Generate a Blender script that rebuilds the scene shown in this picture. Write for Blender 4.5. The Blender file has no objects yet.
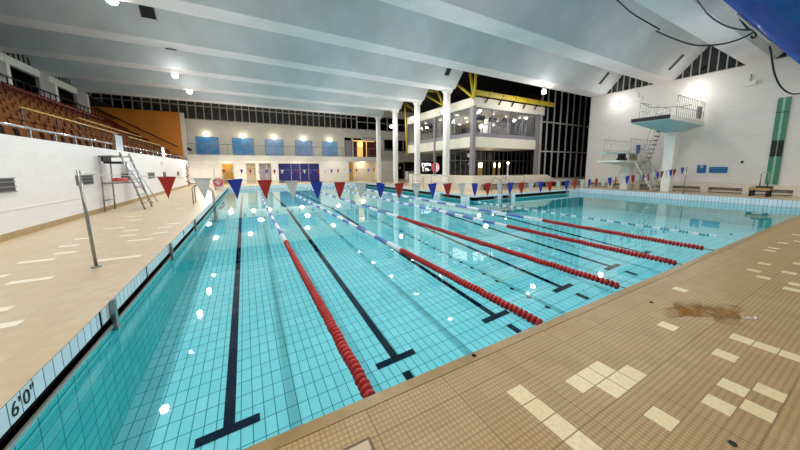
import bpy, math, random
from mathutils import Vector, Matrix
random.seed(7)
C = bpy.context.scene.collection
PI = math.pi

# ------------------------------------------------------------------ camera
FPX, YAW, PIT, ROL, PPY = 280.286, 0.498923, 0.128789, 0.0066982, 204.165
EYE = Vector((0, 0, 1.5))
cy, sy = math.cos(YAW), math.sin(YAW)
cp, sp = math.cos(PIT), math.sin(PIT)
cr, sr = math.cos(ROL), math.sin(ROL)
_r = Vector((cy, -sy, 0)); _fw = Vector((sy, cy, 0)); _up = Vector((0, 0, 1))
FWD = _fw * cp - _up * sp
_dn = -_up * cp - _fw * sp
XC = _r * cr + _dn * sr
YC = -_r * sr + _dn * cr
cam = bpy.data.cameras.new('camera')
cam.sensor_width = 36.0
cam.lens = 36.0 * FPX / 800.0
cam.shift_y = -(225 - PPY) / 800.0
cam.clip_start = 0.05
cam.clip_end = 200
co = bpy.data.objects.new('camera', cam)
C.objects.link(co)
m = Matrix.Identity(4)
for i in range(3):
    m[i][0] = XC[i]; m[i][1] = -YC[i]; m[i][2] = -FWD[i]; m[i][3] = EYE[i]
co.matrix_world = m
bpy.context.scene.camera = co

def ray(x, y):
    return XC * ((x - 400) / FPX) + YC * ((y - PPY) / FPX) + FWD
def atZ(x, y, z):
    d = ray(x, y); return EYE + d * ((z - EYE.z) / d.z)
def atX(x, y, X):
    d = ray(x, y); return EYE + d * (X / d.x)
def atY(x, y, Y):
    d = ray(x, y); return EYE + d * (Y / d.y)

# ------------------------------------------------------------------ materials
def srgb(h):
    if isinstance(h, str):
        h = [int(h[i:i + 2], 16) / 255 for i in (0, 2, 4)]
    return tuple((c / 12.92 if c <= .04045 else ((c + .055) / 1.055) ** 2.4) for c in h) + (1,)

class NT:
    def __init__(s, name):
        s.m = bpy.data.materials.new(name); s.m.use_nodes = True
        s.t = s.m.node_tree; s.n = s.t.nodes; s.l = s.t.links
        s.b = s.n['Principled BSDF']
    def node(s, t, **k):
        n = s.n.new(t)
        for a, v in k.items(): setattr(n, a, v)
        return n
    def link(s, a, b): s.l.new(a, b)
    def math(s, op, a, b=None, c=None):
        n = s.node('ShaderNodeMath', operation=op)
        for i, v in enumerate((a, b, c)):
            if v is None: continue
            if isinstance(v, (int, float)): n.inputs[i].default_value = v
            else: s.link(v, n.inputs[i])
        return n.outputs[0]
    def mix(s, f, a, b):
        n = s.node('ShaderNodeMix', data_type='RGBA')
        for sock, v in ((n.inputs[0], f), (n.inputs[6], a), (n.inputs[7], b)):
            if isinstance(v, (int, float, tuple)): sock.default_value = v
            else: s.link(v, sock)
        return n.outputs[2]
    def pos(s):
        n = s.node('ShaderNodeTexCoord'); x = s.node('ShaderNodeSeparateXYZ')
        s.link(n.outputs['Object'], x.inputs[0])
        return n.outputs['Object'], x.outputs[0], x.outputs[1], x.outputs[2]
    def noise(s, vec, scale, detail=3, rough=.55):
        n = s.node('ShaderNodeTexNoise'); n.inputs['Scale'].default_value = scale
        n.inputs['Detail'].default_value = detail; n.inputs['Roughness'].default_value = rough
        s.link(vec, n.inputs['Vector']); return n.outputs['Fac']
    def ramp(s, v, a, b):
        n = s.node('ShaderNodeMapRange'); n.inputs[1].default_value = a; n.inputs[2].default_value = b
        s.link(v, n.inputs[0]); return n.outputs[0]
    def col(s, v):
        if isinstance(v, tuple): s.b.inputs['Base Color'].default_value = v
        else: s.link(v, s.b.inputs['Base Color'])
    def bump(s, h, strength, dist=.01):
        n = s.node('ShaderNodeBump'); n.inputs['Strength'].default_value = strength
        n.inputs['Distance'].default_value = dist
        s.link(h, n.inputs['Height']); s.link(n.outputs[0], s.b.inputs['Normal'])

def plain(name, col, rough=.5, metal=0, var=.06, scale=6.0, emit=None, estr=0, spec=None):
    """solid colour with a faint procedural mottling"""
    t = NT(name); c = srgb(col)
    v, x, y, z = t.pos()
    d = tuple(max(0, q * (1 - var * 2)) for q in c[:3]) + (1,)
    t.col(t.mix(t.ramp(t.noise(v, scale), .35, .65), d, c))
    t.b.inputs['Roughness'].default_value = rough; t.b.inputs['Metallic'].default_value = metal
    if spec is not None: t.b.inputs['Specular IOR Level'].default_value = spec
    if emit:
        t.b.inputs['Emission Color'].default_value = srgb(emit); t.b.inputs['Emission Strength'].default_value = estr
    return t.m

def grid_mask(t, u, v, pu, pv, w, ou=0., ov=0.):
    """1 on the joint lines of a pu x pv grid"""
    a = t.math('ABSOLUTE', t.math('SUBTRACT', t.math('FRACT', t.math('DIVIDE', t.math('SUBTRACT', u, ou), pu)), .5))
    b = t.math('ABSOLUTE', t.math('SUBTRACT', t.math('FRACT', t.math('DIVIDE', t.math('SUBTRACT', v, ov), pv)), .5))
    ga = t.math('GREATER_THAN', a, .5 - w / pu / 2); gb = t.math('GREATER_THAN', b, .5 - w / pv / 2)
    return t.math('MAXIMUM', ga, gb)

def cell_rand(t, u, v, pu, pv, ou=0., ov=0.):
    n = t.node('ShaderNodeCombineXYZ')
    t.link(t.math('FLOOR', t.math('DIVIDE', t.math('SUBTRACT', u, ou), pu)), n.inputs[0])
    t.link(t.math('FLOOR', t.math('DIVIDE', t.math('SUBTRACT', v, ov), pv)), n.inputs[1])
    w = t.node('ShaderNodeTexWhiteNoise', noise_dimensions='2D'); t.link(n.outputs[0], w.inputs['Vector'])
    return w.outputs['Value']

TPX, TPY, TOX, TOY = .146, .132, 2.31, .77
def deck_mat():
    t = NT('studded_tan_tile'); v, x, y, z = t.pos()
    rnd = cell_rand(t, x, y, TPX, TPY, TOX, TOY)
    base = t.mix(t.ramp(rnd, 0, 1), srgb('ae9160'), srgb('ba9d6b'))
    patch = t.ramp(t.noise(v, .9, 4), .42, .66)
    base = t.mix(t.math('MULTIPLY', patch, .5), base, srgb('b8944f'))
    grime = t.ramp(t.noise(v, 2.3, 5, .65), .5, .75)
    base = t.mix(t.math('MULTIPLY', grime, .28), base, srgb('8f7355'))
    # rows of raised studs inside each tile
    fx = t.math('FRACT', t.math('MULTIPLY', t.math('SUBTRACT', x, TOX), 5 / TPX))
    fy = t.math('FRACT', t.math('MULTIPLY', t.math('SUBTRACT', y, TOY), 4 / TPY))
    sx = t.math('MULTIPLY', t.math('SINE', t.math('MULTIPLY', fx, PI)), t.math('SINE', t.math('MULTIPLY', fy, PI)))
    gap = t.ramp(sx, .62, .3)
    base = t.mix(t.math('MULTIPLY', gap, .42), base, srgb('6f5532'))
    g = grid_mask(t, x, y, TPX, TPY, .006, TOX, TOY)
    base = t.mix(t.math('MULTIPLY', g, .22), base, srgb('6a5138'))
    g2 = grid_mask(t, x, y, TPX * 4, TPY * 4, .012, TOX, TOY)
    base = t.mix(t.math('MULTIPLY', g2, .3), base, srgb('5c4733'))
    t.col(base); t.b.inputs['Roughness'].default_value = .42
    t.bump(sx, .25, .003)
    return t.m
def deck_far_mat():
    t = NT('plain_tan_tile'); v, x, y, z = t.pos()
    rnd = cell_rand(t, x, y, TPX, TPY, TOX, TOY)
    base = t.mix(rnd, srgb('c0ae90'), srgb('c9b89b'))
    base = t.mix(t.math('MULTIPLY', t.ramp(t.noise(v, 1.1, 5), .45, .7), .35), base, srgb('bd9f74'))
    base = t.mix(t.math('MULTIPLY', t.ramp(t.noise(v, 7, 4, .7), .52, .75), .3), base, srgb('a98f68'))
    g = grid_mask(t, x, y, TPX * 2, TPY * 2, .006, TOX, TOY)
    base = t.mix(t.math('MULTIPLY', g, .3), base, srgb('8d7452'))
    t.col(base); t.b.inputs['Roughness'].default_value = .38
    return t.m
def pool_tile_mat(name, a, b, grout, pu, pv, axis, w=.011, ou=0., ov=0., rough=.25, gs=1.):
    t = NT(name); v, x, y, z = t.pos(); d = {'x': x, 'y': y, 'z': z}
    u, q = d[axis[0]], d[axis[1]]
    base = t.mix(cell_rand(t, u, q, pu, pv, ou, ov), srgb(a), srgb(b))
    base = t.mix(t.math('MULTIPLY', t.ramp(t.noise(v, .8, 3), .4, .7), .25), base, srgb(a))
    g = grid_mask(t, u, q, pu, pv, w, ou, ov)
    t.col(t.mix(t.math('MULTIPLY', g, gs), base, srgb(grout))); t.b.inputs['Roughness'].default_value = rough
    if 'white' not in name: t.b.inputs['Specular IOR Level'].default_value = 0
    return t.m
def brick_mat(name, col, axis, pu=.45, pv=.15, dark=.86, rough=.55):
    t = NT(name); v, x, y, z = t.pos(); d = {'x': x, 'y': y}
    u = d[axis]
    row = t.math('FLOOR', t.math('DIVIDE', z, pv))
    uu = t.math('ADD', u, t.math('MULTIPLY', t.math('MODULO', row, 2.0), pu / 2))
    c = srgb(col); k = tuple(q * dark for q in c[:3]) + (1,)
    base = t.mix(cell_rand(t, uu, z, pu, pv), c, tuple(q * .95 for q in c[:3]) + (1,))
    base = t.mix(t.math('MULTIPLY', t.ramp(t.noise(v, .6, 4), .45, .7), .5), base, tuple(q * .9 for q in c[:3]) + (1,))
    g = grid_mask(t, uu, z, pu, pv, .014)
    t.col(t.mix(g, base, k)); t.b.inputs['Roughness'].default_value = rough
    return t.m
def concrete_mat(name, col, rough=.75):
    t = NT(name); v, x, y, z = t.pos(); c = srgb(col)
    n1 = t.ramp(t.noise(v, .7, 5, .6), .38, .65); n2 = t.ramp(t.noise(v, 14, 3), .3, .7)
    base = t.mix(n1, tuple(q * .86 for q in c[:3]) + (1,), c)
    base = t.mix(t.math('MULTIPLY', n2, .15), base, tuple(q * .8 for q in c[:3]) + (1,))
    t.col(base); t.b.inputs['Roughness'].default_value = rough
    return t.m
def water_mat():
    t = NT('pool_water'); v, x, y, z = t.pos()
    t.n.remove(t.b)
    tr = t.node('ShaderNodeBsdfTransparent'); tr.inputs[0].default_value = (.83, .965, .965, 1)
    gl = t.node('ShaderNodeBsdfGlossy'); gl.inputs['Roughness'].default_value = .015
    gl.inputs[0].default_value = (.97, .99, 1, 1)
    b = t.node('ShaderNodeBump'); b.inputs['Strength'].default_value = .02; b.inputs['Distance'].default_value = .02
    t.link(t.noise(v, 2.2, 2), b.inputs['Height']); t.link(b.outputs[0], gl.inputs['Normal'])
    fr = t.node('ShaderNodeFresnel'); fr.inputs['IOR'].default_value = 1.33
    t.link(b.outputs[0], fr.inputs['Normal'])
    mx = t.node('ShaderNodeMixShader')
    t.link(fr.outputs[0], mx.inputs[0]); t.link(tr.outputs[0], mx.inputs[1]); t.link(gl.outputs[0], mx.inputs[2])
    t.link(mx.outputs[0], t.n['Material Output'].inputs['Surface'])
    return t.m
def glass_mat(name='window_glass', tint=(.85, .87, .9, 1), base=.03):
    t = NT(name); t.n.remove(t.b)
    tr = t.node('ShaderNodeBsdfTransparent'); tr.inputs[0].default_value = tint
    gl = t.node('ShaderNodeBsdfGlossy'); gl.inputs['Roughness'].default_value = .03
    fr = t.node('ShaderNodeLayerWeight'); fr.inputs[0].default_value = .25
    f = t.math('ADD', t.math('MULTIPLY', fr.outputs['Fresnel'], .25), base)
    mx = t.node('ShaderNodeMixShader'); t.link(f, mx.inputs[0])
    t.link(tr.outputs[0], mx.inputs[1]); t.link(gl.outputs[0], mx.inputs[2])
    t.link(mx.outputs[0], t.n['Material Output'].inputs['Surface'])
    return t.m
def art_mat(name, a, b, c, seed):
    t = NT(name); v, x, y, z = t.pos()
    mp = t.node('ShaderNodeMapping'); mp.inputs['Location'].default_value = (seed * 3.1, seed * 1.7, seed)
    t.link(v, mp.inputs['Vector'])
    base = t.mix(t.ramp(t.noise(mp.outputs[0], .9, 2), .42, .58), srgb(a), srgb(b))
    base = t.mix(t.math('MULTIPLY', t.ramp(t.noise(mp.outputs[0], 2.0, 3), .5, .66), .7), base, srgb(c))
    t.col(base); t.b.inputs['Roughness'].default_value = .4
    return t.m
def emis(name, col, s):
    t = NT(name); t.b.inputs['Base Color'].default_value = srgb(col)
    t.b.inputs['Emission Color'].default_value = srgb(col); t.b.inputs['Emission Strength'].default_value = s
    return t.m

M = {}
M['deck'] = deck_mat(); M['deck_far'] = deck_far_mat()
def pale_mat():
    t = NT('pale_cream_tile'); v, x, y, z = t.pos()
    base = t.mix(t.ramp(t.noise(v, 40, 3), .35, .65), srgb('dccb98'), srgb('e9dab0'))
    base = t.mix(t.math('MULTIPLY', cell_rand(t, x, y, TPX, TPY, TOX, TOY), .35), base, srgb('d2bf8a'))
    g = grid_mask(t, x, y, TPX, TPY, .007, TOX, TOY)
    t.col(t.mix(t.math('MULTIPLY', g, .85), base, srgb('6a5138'))); t.b.inputs['Roughness'].default_value = .35
    return t.m
M['pale'] = pale_mat()
M['pale_far'] = plain('pale_white_tile', 'f0e6cf', .35, var=.03, scale=20)
M['lip'] = plain('brown_edge_tile', 'a08350', .35, var=.1, scale=8)
M['stain'] = plain('rust_stain', '8a6230', .12, var=.25, scale=9)
M['pfloor'] = pool_tile_mat('pool_floor_tile', '93dce4', 'a0e4ec', '328696', .1245, .2425, 'xy', .0105, .0, .0)
M['pwall_l'] = pool_tile_mat('pool_side_tile', '62cfd0', '70d8d8', '2a7c86', .2425, .122, 'yz', .009)
M['pwall_x'] = pool_tile_mat('pool_end_tile', '68d2d4', '74dada', '2a7c86', .2425, .122, 'xz', .009)
M['wtile_y'] = pool_tile_mat('white_edge_tile', 'c9dbe4', 'd6e5ec', '4d6a78', .125, .30, 'yz', .010, 2.67, .0)
M['wtile_x'] = pool_tile_mat('white_edge_tile_end', 'd3e2e8', 'dfeaee', '5d7a88', .25, .30, 'xz', .010)
M['navy'] = plain('navy_tile', '0a2236', .6, var=.1, spec=0)
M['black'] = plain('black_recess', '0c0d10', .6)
M['lipmetal'] = plain('pale_metal', 'a9a8a2', .35, .3)
M['ceil'] = concrete_mat('painted_concrete', 'cfcfd1'); M['ceilstrip'] = concrete_mat('brightened_soffit', 'e8dfe0'); M['pier'] = concrete_mat('grey_pier', 'a9a7a6')  # valley soffits coloured paler in place of stronger light on them
M['wall_l'] = brick_mat('white_brick_left', 'eeecec', 'y', .45, .15, .93)
M['wall_r'] = brick_mat('white_brick_right', 'e9e4df', 'y', .45, .15, .92)
M['wall_f'] = concrete_mat('cream_wall', 'e2ddd2', .6)
M['wall_low'] = concrete_mat('white_wall', 'f4eee4', .6)
M['cream'] = plain('cream_paint', 'e2d8c6', .5, var=.03)
M['white'] = plain('white_paint', 'ebe8e1', .45, var=.03)
M['skirt'] = plain('tan_skirting', 'b39a6c', .45, var=.08)
M['steel'] = plain('brushed_steel', '9a9a97', .28, .85)
M['chrome'] = plain('polished_rail', 'c4c6c8', .2, .8)
M['grey'] = plain('grey_paint', '8c8a8c', .5)
M['purplegrey'] = plain('grey_column_paint', '8a8388', .5)
M['dark'] = plain('dark_interior', '1d1a1c', .7)
M['darkroom'] = plain('unlit_room', '34302f', .8)
M['darkmetal'] = plain('dark_metal', '24242a', .4, .4)
M['mull'] = plain('window_mullion', 'bdb8b2', .45, 0)
M['glass'] = glass_mat()
M['glassdark'] = glass_mat('night_glass', (.18, .2, .28, 1), .10)
M['orange'] = plain('orange_paint', 'dc8424', .5, var=.07, scale=.7)
M['darkred'] = plain('dark_red_rail', '6e1f16', .5)
M['seat'] = plain('brown_seat', '7a4513', .7, spec=.1, var=.25, scale=4)
M['seatred'] = plain('red_brown_seat', '5e1e0e', .7, spec=.1, var=.25, scale=4)
M['seatframe'] = plain('seat_frame', '21140e', .7, spec=.1)
M['step'] = plain('brown_step', '2c1b14', .8, var=.12)
M['tanrail'] = plain('tan_rail', 'c9a25a', .35, .2)
M['yellow'] = plain('yellow_steel', 'c9ac22', .45, var=.06)
M['red'] = plain('red_float', 'b41c19', .42, var=.1, scale=30)
M['blue'] = plain('blue_float', '6c86c6', .3, var=.08, scale=30)
M['wfloat'] = plain('white_float', 'e6eaf0', .3, var=.03, scale=30)
M['teal'] = plain('teal_float', '3d94a6', .3, var=.08, scale=30)
M['fred'] = plain('red_flag', 'b4261f', .6, var=.1, scale=9)
M['fwhite'] = plain('white_flag', 'd9d6d2', .6, var=.06, scale=9)
M['fblue'] = plain('blue_flag', '1b36ab', .6, var=.1, scale=9)
M['rope'] = plain('white_cord', 'd8d4cc', .7)
M['water'] = water_mat()
def slide_mat():
    t = NT('blue_fibreglass'); v, x, y, z = t.pos(); t.n.remove(t.b)
    d = t.node('ShaderNodeBsdfDiffuse'); t.link(t.mix(t.ramp(t.noise(v, 1.1), .35, .65), srgb('1246a6'), srgb('1c60c8')), d.inputs[0])
    g = t.node('ShaderNodeBsdfGlossy'); g.inputs['Roughness'].default_value = .12
    mx = t.node('ShaderNodeMixShader'); mx.inputs[0].default_value = .09
    t.link(d.outputs[0], mx.inputs[1]); t.link(g.outputs[0], mx.inputs[2]); t.link(mx.outputs[0], t.n['Material Output'].inputs['Surface'])
    return t.m
M['slide'] = slide_mat()
M['cable'] = plain('black_cable', '15171b', .5)
M['bluesign'] = plain('blue_sign', '1c5fae', .4)
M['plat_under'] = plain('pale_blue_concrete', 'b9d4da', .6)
M['green'] = plain('green_board', '42866f', .45, var=.08)
M['mint'] = plain('mint_stripe', '9fd2bd', .45)
M['tanwood'] = plain('tan_wood', 'b59a5c', .55, var=.12)
M['cubicle'] = plain('navy_cubicle', '1e1c6e', .4, var=.12)
M['curtain'] = plain('dark_red_curtain', '6a2a22', .8, var=.2)
M['mauve'] = plain('mauve_door', 'a89aa0', .5, var=.1)
M['beige'] = plain('beige_door', 'd6c6a2', .5)
M['yellowroom'] = plain('yellow_wall', 'd0a648', .6)
M['lifered'] = plain('lifebuoy_red', 'd24a4e', .45)
M['e_warm'] = emis('warm_lamp', 'fff2cf', 9)
M['e_white'] = emis('white_lamp', 'fffaf0', 26)
M['e_soft'] = emis('soft_lamp', 'ffeecd', 5)
M['e_gym'] = emis('ceiling_lamp', 'fff4dc', 3.5)
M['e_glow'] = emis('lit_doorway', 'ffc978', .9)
M['e_logo'] = emis('lit_white_sign', 'ffffff', 1.1)
M['e_logor'] = emis('lit_red_sign', 'd6383f', .9)

# ------------------------------------------------------------------ mesh helpers
class MB:
    def __init__(s): s.v = []; s.f = []; s.mi = []; s.mats = []; s.sm = []
    def mat(s, m):
        if m not in s.mats: s.mats.append(m)
        return s.mats.index(m)
    def face(s, pts, m, smooth=False):
        i = len(s.v); s.v += [tuple(p) for p in pts]; s.f.append(tuple(range(i, i + len(pts))))
        s.mi.append(s.mat(m)); s.sm.append(smooth)
    def box(s, a, b, m):
        x0, y0, z0 = (min(a[i], b[i]) for i in range(3)); x1, y1, z1 = (max(a[i], b[i]) for i in range(3))
        s.hexa([(x0, y0, z0), (x1, y0, z0), (x1, y1, z0), (x0, y1, z0), (x0, y0, z1), (x1, y0, z1), (x1, y1, z1), (x0, y1, z1)], m)
        return s
    def hexa(s, p, m):
        i = len(s.v); s.v += [tuple(q) for q in p]; k = s.mat(m)
        for f in ((3, 2, 1, 0), (4, 5, 6, 7), (0, 1, 5, 4), (1, 2, 6, 5), (2, 3, 7, 6), (3, 0, 4, 7)):
            s.f.append(tuple(i + q for q in f)); s.mi.append(k); s.sm.append(False)
        return s
    def prism(s, poly, d, m):
        """poly: list of 3D points in a plane, extruded by vector d"""
        n = len(poly); i = len(s.v); d = Vector(d)
        s.v += [tuple(p) for p in poly] + [tuple(Vector(p) + d) for p in poly]; k = s.mat(m)
        fs = [tuple(range(i + n - 1, i - 1, -1)), tuple(range(i + n, i + 2 * n))]
        fs += [(i + a, i + (a + 1) % n, i + n + (a + 1) % n, i + n + a) for a in range(n)]
        for f in fs: s.f.append(f); s.mi.append(k); s.sm.append(False)
        return s
    def tube(s, pts, r, m, seg=8, cap=True, radii=None):
        pts = [Vector(p) for p in pts]; k = s.mat(m); i0 = len(s.v); n = len(pts)
        up = None
        for j, p in enumerate(pts):
            t = (pts[min(j + 1, n - 1)] - pts[max(j - 1, 0)]).normalized()
            if up is None:
                up = Vector((0, 0, 1)) if abs(t.z) < .9 else Vector((1, 0, 0))
            a = t.cross(up).normalized(); b = a.cross(t).normalized(); up = b
            rr = radii[j] if radii else r
            for q in range(seg):
                w = 2 * PI * q / seg; s.v.append(tuple(p + a * math.cos(w) * rr + b * math.sin(w) * rr))
        for j in range(n - 1):
            for q in range(seg):
                a = i0 + j * seg + q; b = i0 + j * seg + (q + 1) % seg
                s.f.append((a, b, b + seg, a + seg)); s.mi.append(k); s.sm.append(True)
        if cap:
            s.f.append(tuple(i0 + q for q in range(seg - 1, -1, -1))); s.mi.append(k); s.sm.append(False)
            s.f.append(tuple(i0 + (n - 1) * seg + q for q in range(seg))); s.mi.append(k); s.sm.append(False)
        return s
    def sphere(s, c, r, m, seg=12, rings=8, sc=(1, 1, 1)):
        k = s.mat(m); i0 = len(s.v)
        for a in range(rings + 1):
            th = PI * a / rings
            for q in range(seg):
                w = 2 * PI * q / seg
                s.v.append((c[0] + r * sc[0] * math.sin(th) * math.cos(w), c[1] + r * sc[1] * math.sin(th) * math.sin(w), c[2] + r * sc[2] * math.cos(th)))
        for a in range(rings):
            for q in range(seg):
                p = i0 + a * seg + q; o = i0 + a * seg + (q + 1) % seg
                s.f.append((p, p + seg, o + seg, o)); s.mi.append(k); s.sm.append(True)
        return s
    def torus(s, c, R, r, m, axis='y', seg=24, sub=10, mfun=None):
        i0 = len(s.v)
        for a in range(seg):
            w = 2 * PI * a / seg
            for b in range(sub):
                u = 2 * PI * b / sub; q = R + r * math.cos(u); h = r * math.sin(u)
                if axis == 'y': s.v.append((c[0] + q * math.cos(w), c[1] + h, c[2] + q * math.sin(w)))
                elif axis == 'x': s.v.append((c[0] + h, c[1] + q * math.cos(w), c[2] + q * math.sin(w)))
                else: s.v.append((c[0] + q * math.cos(w), c[1] + q * math.sin(w), c[2] + h))
        for a in range(seg):
            k = s.mat(mfun(a) if mfun else m)
            for b in range(sub):
                s.f.append((i0 + a * sub + b, i0 + ((a + 1) % seg) * sub + b, i0 + ((a + 1) % seg) * sub + (b + 1) % sub, i0 + a * sub + (b + 1) % sub))
                s.mi.append(k); s.sm.append(True)
        return s
    def mesh(s, name):
        me = bpy.data.meshes.new(name); me.from_pydata(s.v, [], s.f)
        for q in s.mats: me.materials.append(q)
        me.polygons.foreach_set('material_index', s.mi); me.polygons.foreach_set('use_smooth', s.sm)
        me.update(); return me
    def build(s, name, parent=None, loc=None, bevel=0):
        o = bpy.data.objects.new(name, s.mesh(name)); C.objects.link(o)
        if parent is not None: o.parent = parent
        if loc is not None: o.location = loc
        if bevel:
            md = o.modifiers.new('bevel', 'BEVEL'); md.width = bevel; md.segments = 2; md.limit_method = 'ANGLE'
        return o

def tag(o, label, cat, group=None, kind=None):
    o['label'] = label; o['category'] = cat
    if group: o['group'] = group
    if kind: o['kind'] = kind
    return o
def struct(o, kind='structure'):
    o['kind'] = kind; return o
def empty(name, loc, label, cat, group=None):
    o = bpy.data.objects.new(name, None); C.objects.link(o); o.location = loc; o.empty_display_size = .1
    return tag(o, label, cat, group)
def child_mesh(mb, name, root, label=None, bevel=0):
    """mb holds world coordinates; store relative to the thing's own (unrotated) empty; root may be a part of it"""
    l = root.parent.location if root.parent else root.location
    mb.v = [(x - l[0], y - l[1], z - l[2]) for x, y, z in mb.v]
    o = mb.build(name, root, bevel=bevel)
    if label: o['label'] = label
    return o
def copy_obj(o, parent=None):
    c = o.copy(); C.objects.link(c)
    if parent is not None: c.parent = parent
    return c

# ------------------------------------------------------------------ plan (metres)
WZ = -.32                       # water level
XL, XR, XP = -1.47, 10.6, 20.5  # pool left edge, lane-pool right edge, diving-pit right edge
YN, YP, YF = 1.56, 11.2, 28.5   # near edge, pit far edge, lane-pool far end
XWL, XWR, YWF, YUP, YB = -4.65, 23.7, 33.0, 34.5, -7.0
VZ, AZ, PER, YV0, VH = 6.77, 8.42, 3.82, 4.5, .45

# ------------------------------------------------------------------ floor
fl = MB()
def quad(x0, y0, x1, y1, z, m): fl.face([(x0, y0, z), (x1, y0, z), (x1, y1, z), (x0, y1, z)], m)
pale_cells = set()
def cell(xc, yc): return (math.floor((xc - TOX) / TPX), math.floor((yc - TOY) / TPY))
near = [(1.5, 1.105), (1.5, .975), (1.5, .84), (1.5, .705), (1.5, .57),
        (1.95, .97), (2.09, .97), (2.235, .97), (2.10, .84), (2.235, .84), (2.385, .84),
        (2.10, .575), (2.53, .445), (2.83, .445), (2.68, .315), (2.97, .315), (3.28, .575), (3.70, .575), (3.70, .445), (3.70, .315),
        (3.44, .97), (4.63, 1.25), (6.38, .97), (5.96, .83), (6.95, .97), (8.4, 1.08), (8.1, 1.16), (6.66, .70), (5.77, .57), (6.04, .57),
        (7.36, .70), (9.1, 1.16), (9.6, .97), (10.4, 1.1), (11.6, .97), (8.8, .7), (9.9, .57), (12.6, .83), (14.1, 1.1), (8.55, .44), (11.1, .44), (13.0, .57)]
for p in near: pale_cells.add(cell(*p))
# tile-level strip of the near deck in view, plain rectangles elsewhere
xa, xb = cell(XL + .2, 0)[0], cell(16, 0)[0]
ya, yb = cell(0, -.35)[1], cell(0, YN - .14)[1]
X0 = TOX + xa * TPX; X1 = TOX + xb * TPX; Y0 = TOY + ya * TPY; Y1 = TOY + yb * TPY
rows = {}
for j in range(ya, yb):
    i = xa
    while i < xb:
        k = i
        pal = (i, j) in pale_cells
        while k < xb and ((k, j) in pale_cells) == pal and (not pal or k == i): k += 1
        quad(TOX + i * TPX, TOY + j * TPY, TOX + k * TPX, TOY + (j + 1) * TPY, 0, M['pale'] if pal else M['deck'])
        i = k
LIP = .07
quad(XL, YB, X0, YN - LIP, 0, M['deck']); quad(X1, YB, XWR, YN - LIP, 0, M['deck'])
quad(X0, YB, X1, Y0, 0, M['deck']); quad(X0, Y1, X1, YN - LIP, 0, M['deck'])
fl.box((XL, YN - LIP, -.02), (XP, YN + .012, .004), M['lip'])
quad(XP, YN - LIP, XWR, YN, 0, M['deck'])
# left deck with its pale tiles
quad(XWL - .3, YB, XL, YF, 0, M['deck_far'])
quad(XWL - .3, YF, XR, YUP, 0, M['deck_far'])
quad(XP, YN, XWR, YP, 0, M['deck_far'])
quad(XR, YP, 27.5, YUP, 0, M['deck_far']); quad(XR, YF, 27.5, YF, 0, M['deck_far'])
lp = [(-3.16, 6.87, 3), (-2.7, 5.67, 3), (-2.0, 6.37, 4), (-3.25, 6.11, 2), (-2.5, 4.6, 2), (-2.2, 4.1, 2), (-3.0, 7.3, 2), (-3.2, 7.95, 2),
      (-2.48, 8.54, 2), (-2.1, 7.86, 3), (-3.25, 8.65, 2), (-2.6, 9.2, 2), (-3.1, 9.8, 3), (-1.95, 9.28, 2), (-1.9, 8.5, 2), (-1.88, 9.79, 2),
      (-3.3, 12, 3), (-2.33, 13.6, 2), (-3.0, 11.1, 2), (-2.7, 15.2, 2), (-3.4, 16.5, 3), (-2.9, 18.2, 2), (-3.6, 20.5, 2), (-2.2, 17.3, 2)]
for x, y, n in lp:
    quad(x - n * .07, y - .066, x + n * .07, y + .066, .002, M['pale_far'])
for k in range(46):
    x = random.uniform(11, 23); y = random.uniform(YP + .3, 13.2)
    if 12.2 < x < 21 and y > 13: continue
    quad(x, y, x + .146, y + .132, .002, M['pale_far'])
struct(fl.build('floor'))

# tan edge strips of the left deck
st = MB()
# ------------------------------------------------------------------ pool basin
def fz(x, y):
    return min(-.62, -1.62 + .058 * (y - YN) + .05 * (x - XL))
pb = MB()
xs = [XL + (XR - XL) * i / 8 for i in range(9)]; ys = [YN + (YF - YN) * j / 24 for j in range(25)]
for i in range(8):
    for j in range(24):
        q = [(xs[i], ys[j]), (xs[i + 1], ys[j]), (xs[i + 1], ys[j + 1]), (xs[i], ys[j + 1])]
        pb.face([(x, y, fz(x, y)) for x, y in q], M['pfloor'])
pb.face([(XR, YN, -1.25), (XP, YN, -1.35), (XP, YP, -1.2), (XR, YP, -1.15)], M['pfloor'])
pb.face([(XR, YN, fz(XR, YN)), (XR, YN, -1.6), (XR, YP, -1.6), (XR, YP, fz(XR, YP))], M['pwall_l'])
GT, GB = -.17, -.255
# left side: white strip, black gutter slot, pale metal lip, teal tiles
pb.face([(XL, YN, 0), (XL, YF, 0), (XL, YF, GT), (XL, YN, GT)], M['wtile_y'])
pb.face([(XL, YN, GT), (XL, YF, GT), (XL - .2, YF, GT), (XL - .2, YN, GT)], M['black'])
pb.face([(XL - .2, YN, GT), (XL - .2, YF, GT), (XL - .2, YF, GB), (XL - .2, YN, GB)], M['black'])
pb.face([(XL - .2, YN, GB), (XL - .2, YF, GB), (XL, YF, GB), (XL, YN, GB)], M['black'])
pb.box((XL - .05, YN, GB), (XL + .02, YF, GB - .03), M['lipmetal'])
pb.face([(XL, YN, GB - .03), (XL, YF, GB - .03), (XL, YF, -1.8), (XL, YN, -1.8)], M['pwall_l'])
pb.face([(XL, YN, 0), (XP, YN, 0), (XP, YN, -1.8), (XL, YN, -1.8)], M['pwall_x'])
# far end: white tiled
pb.face([(XL, YF, 0), (XR, YF, 0), (XR, YF, WZ - .02), (XL, YF, WZ - .02)], M['wtile_x'])
pb.face([(XL, YF, WZ - .02), (XR, YF, WZ - .02), (XR, YF, -1.8), (XL, YF, -1.8)], M['pwall_x'])
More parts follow.
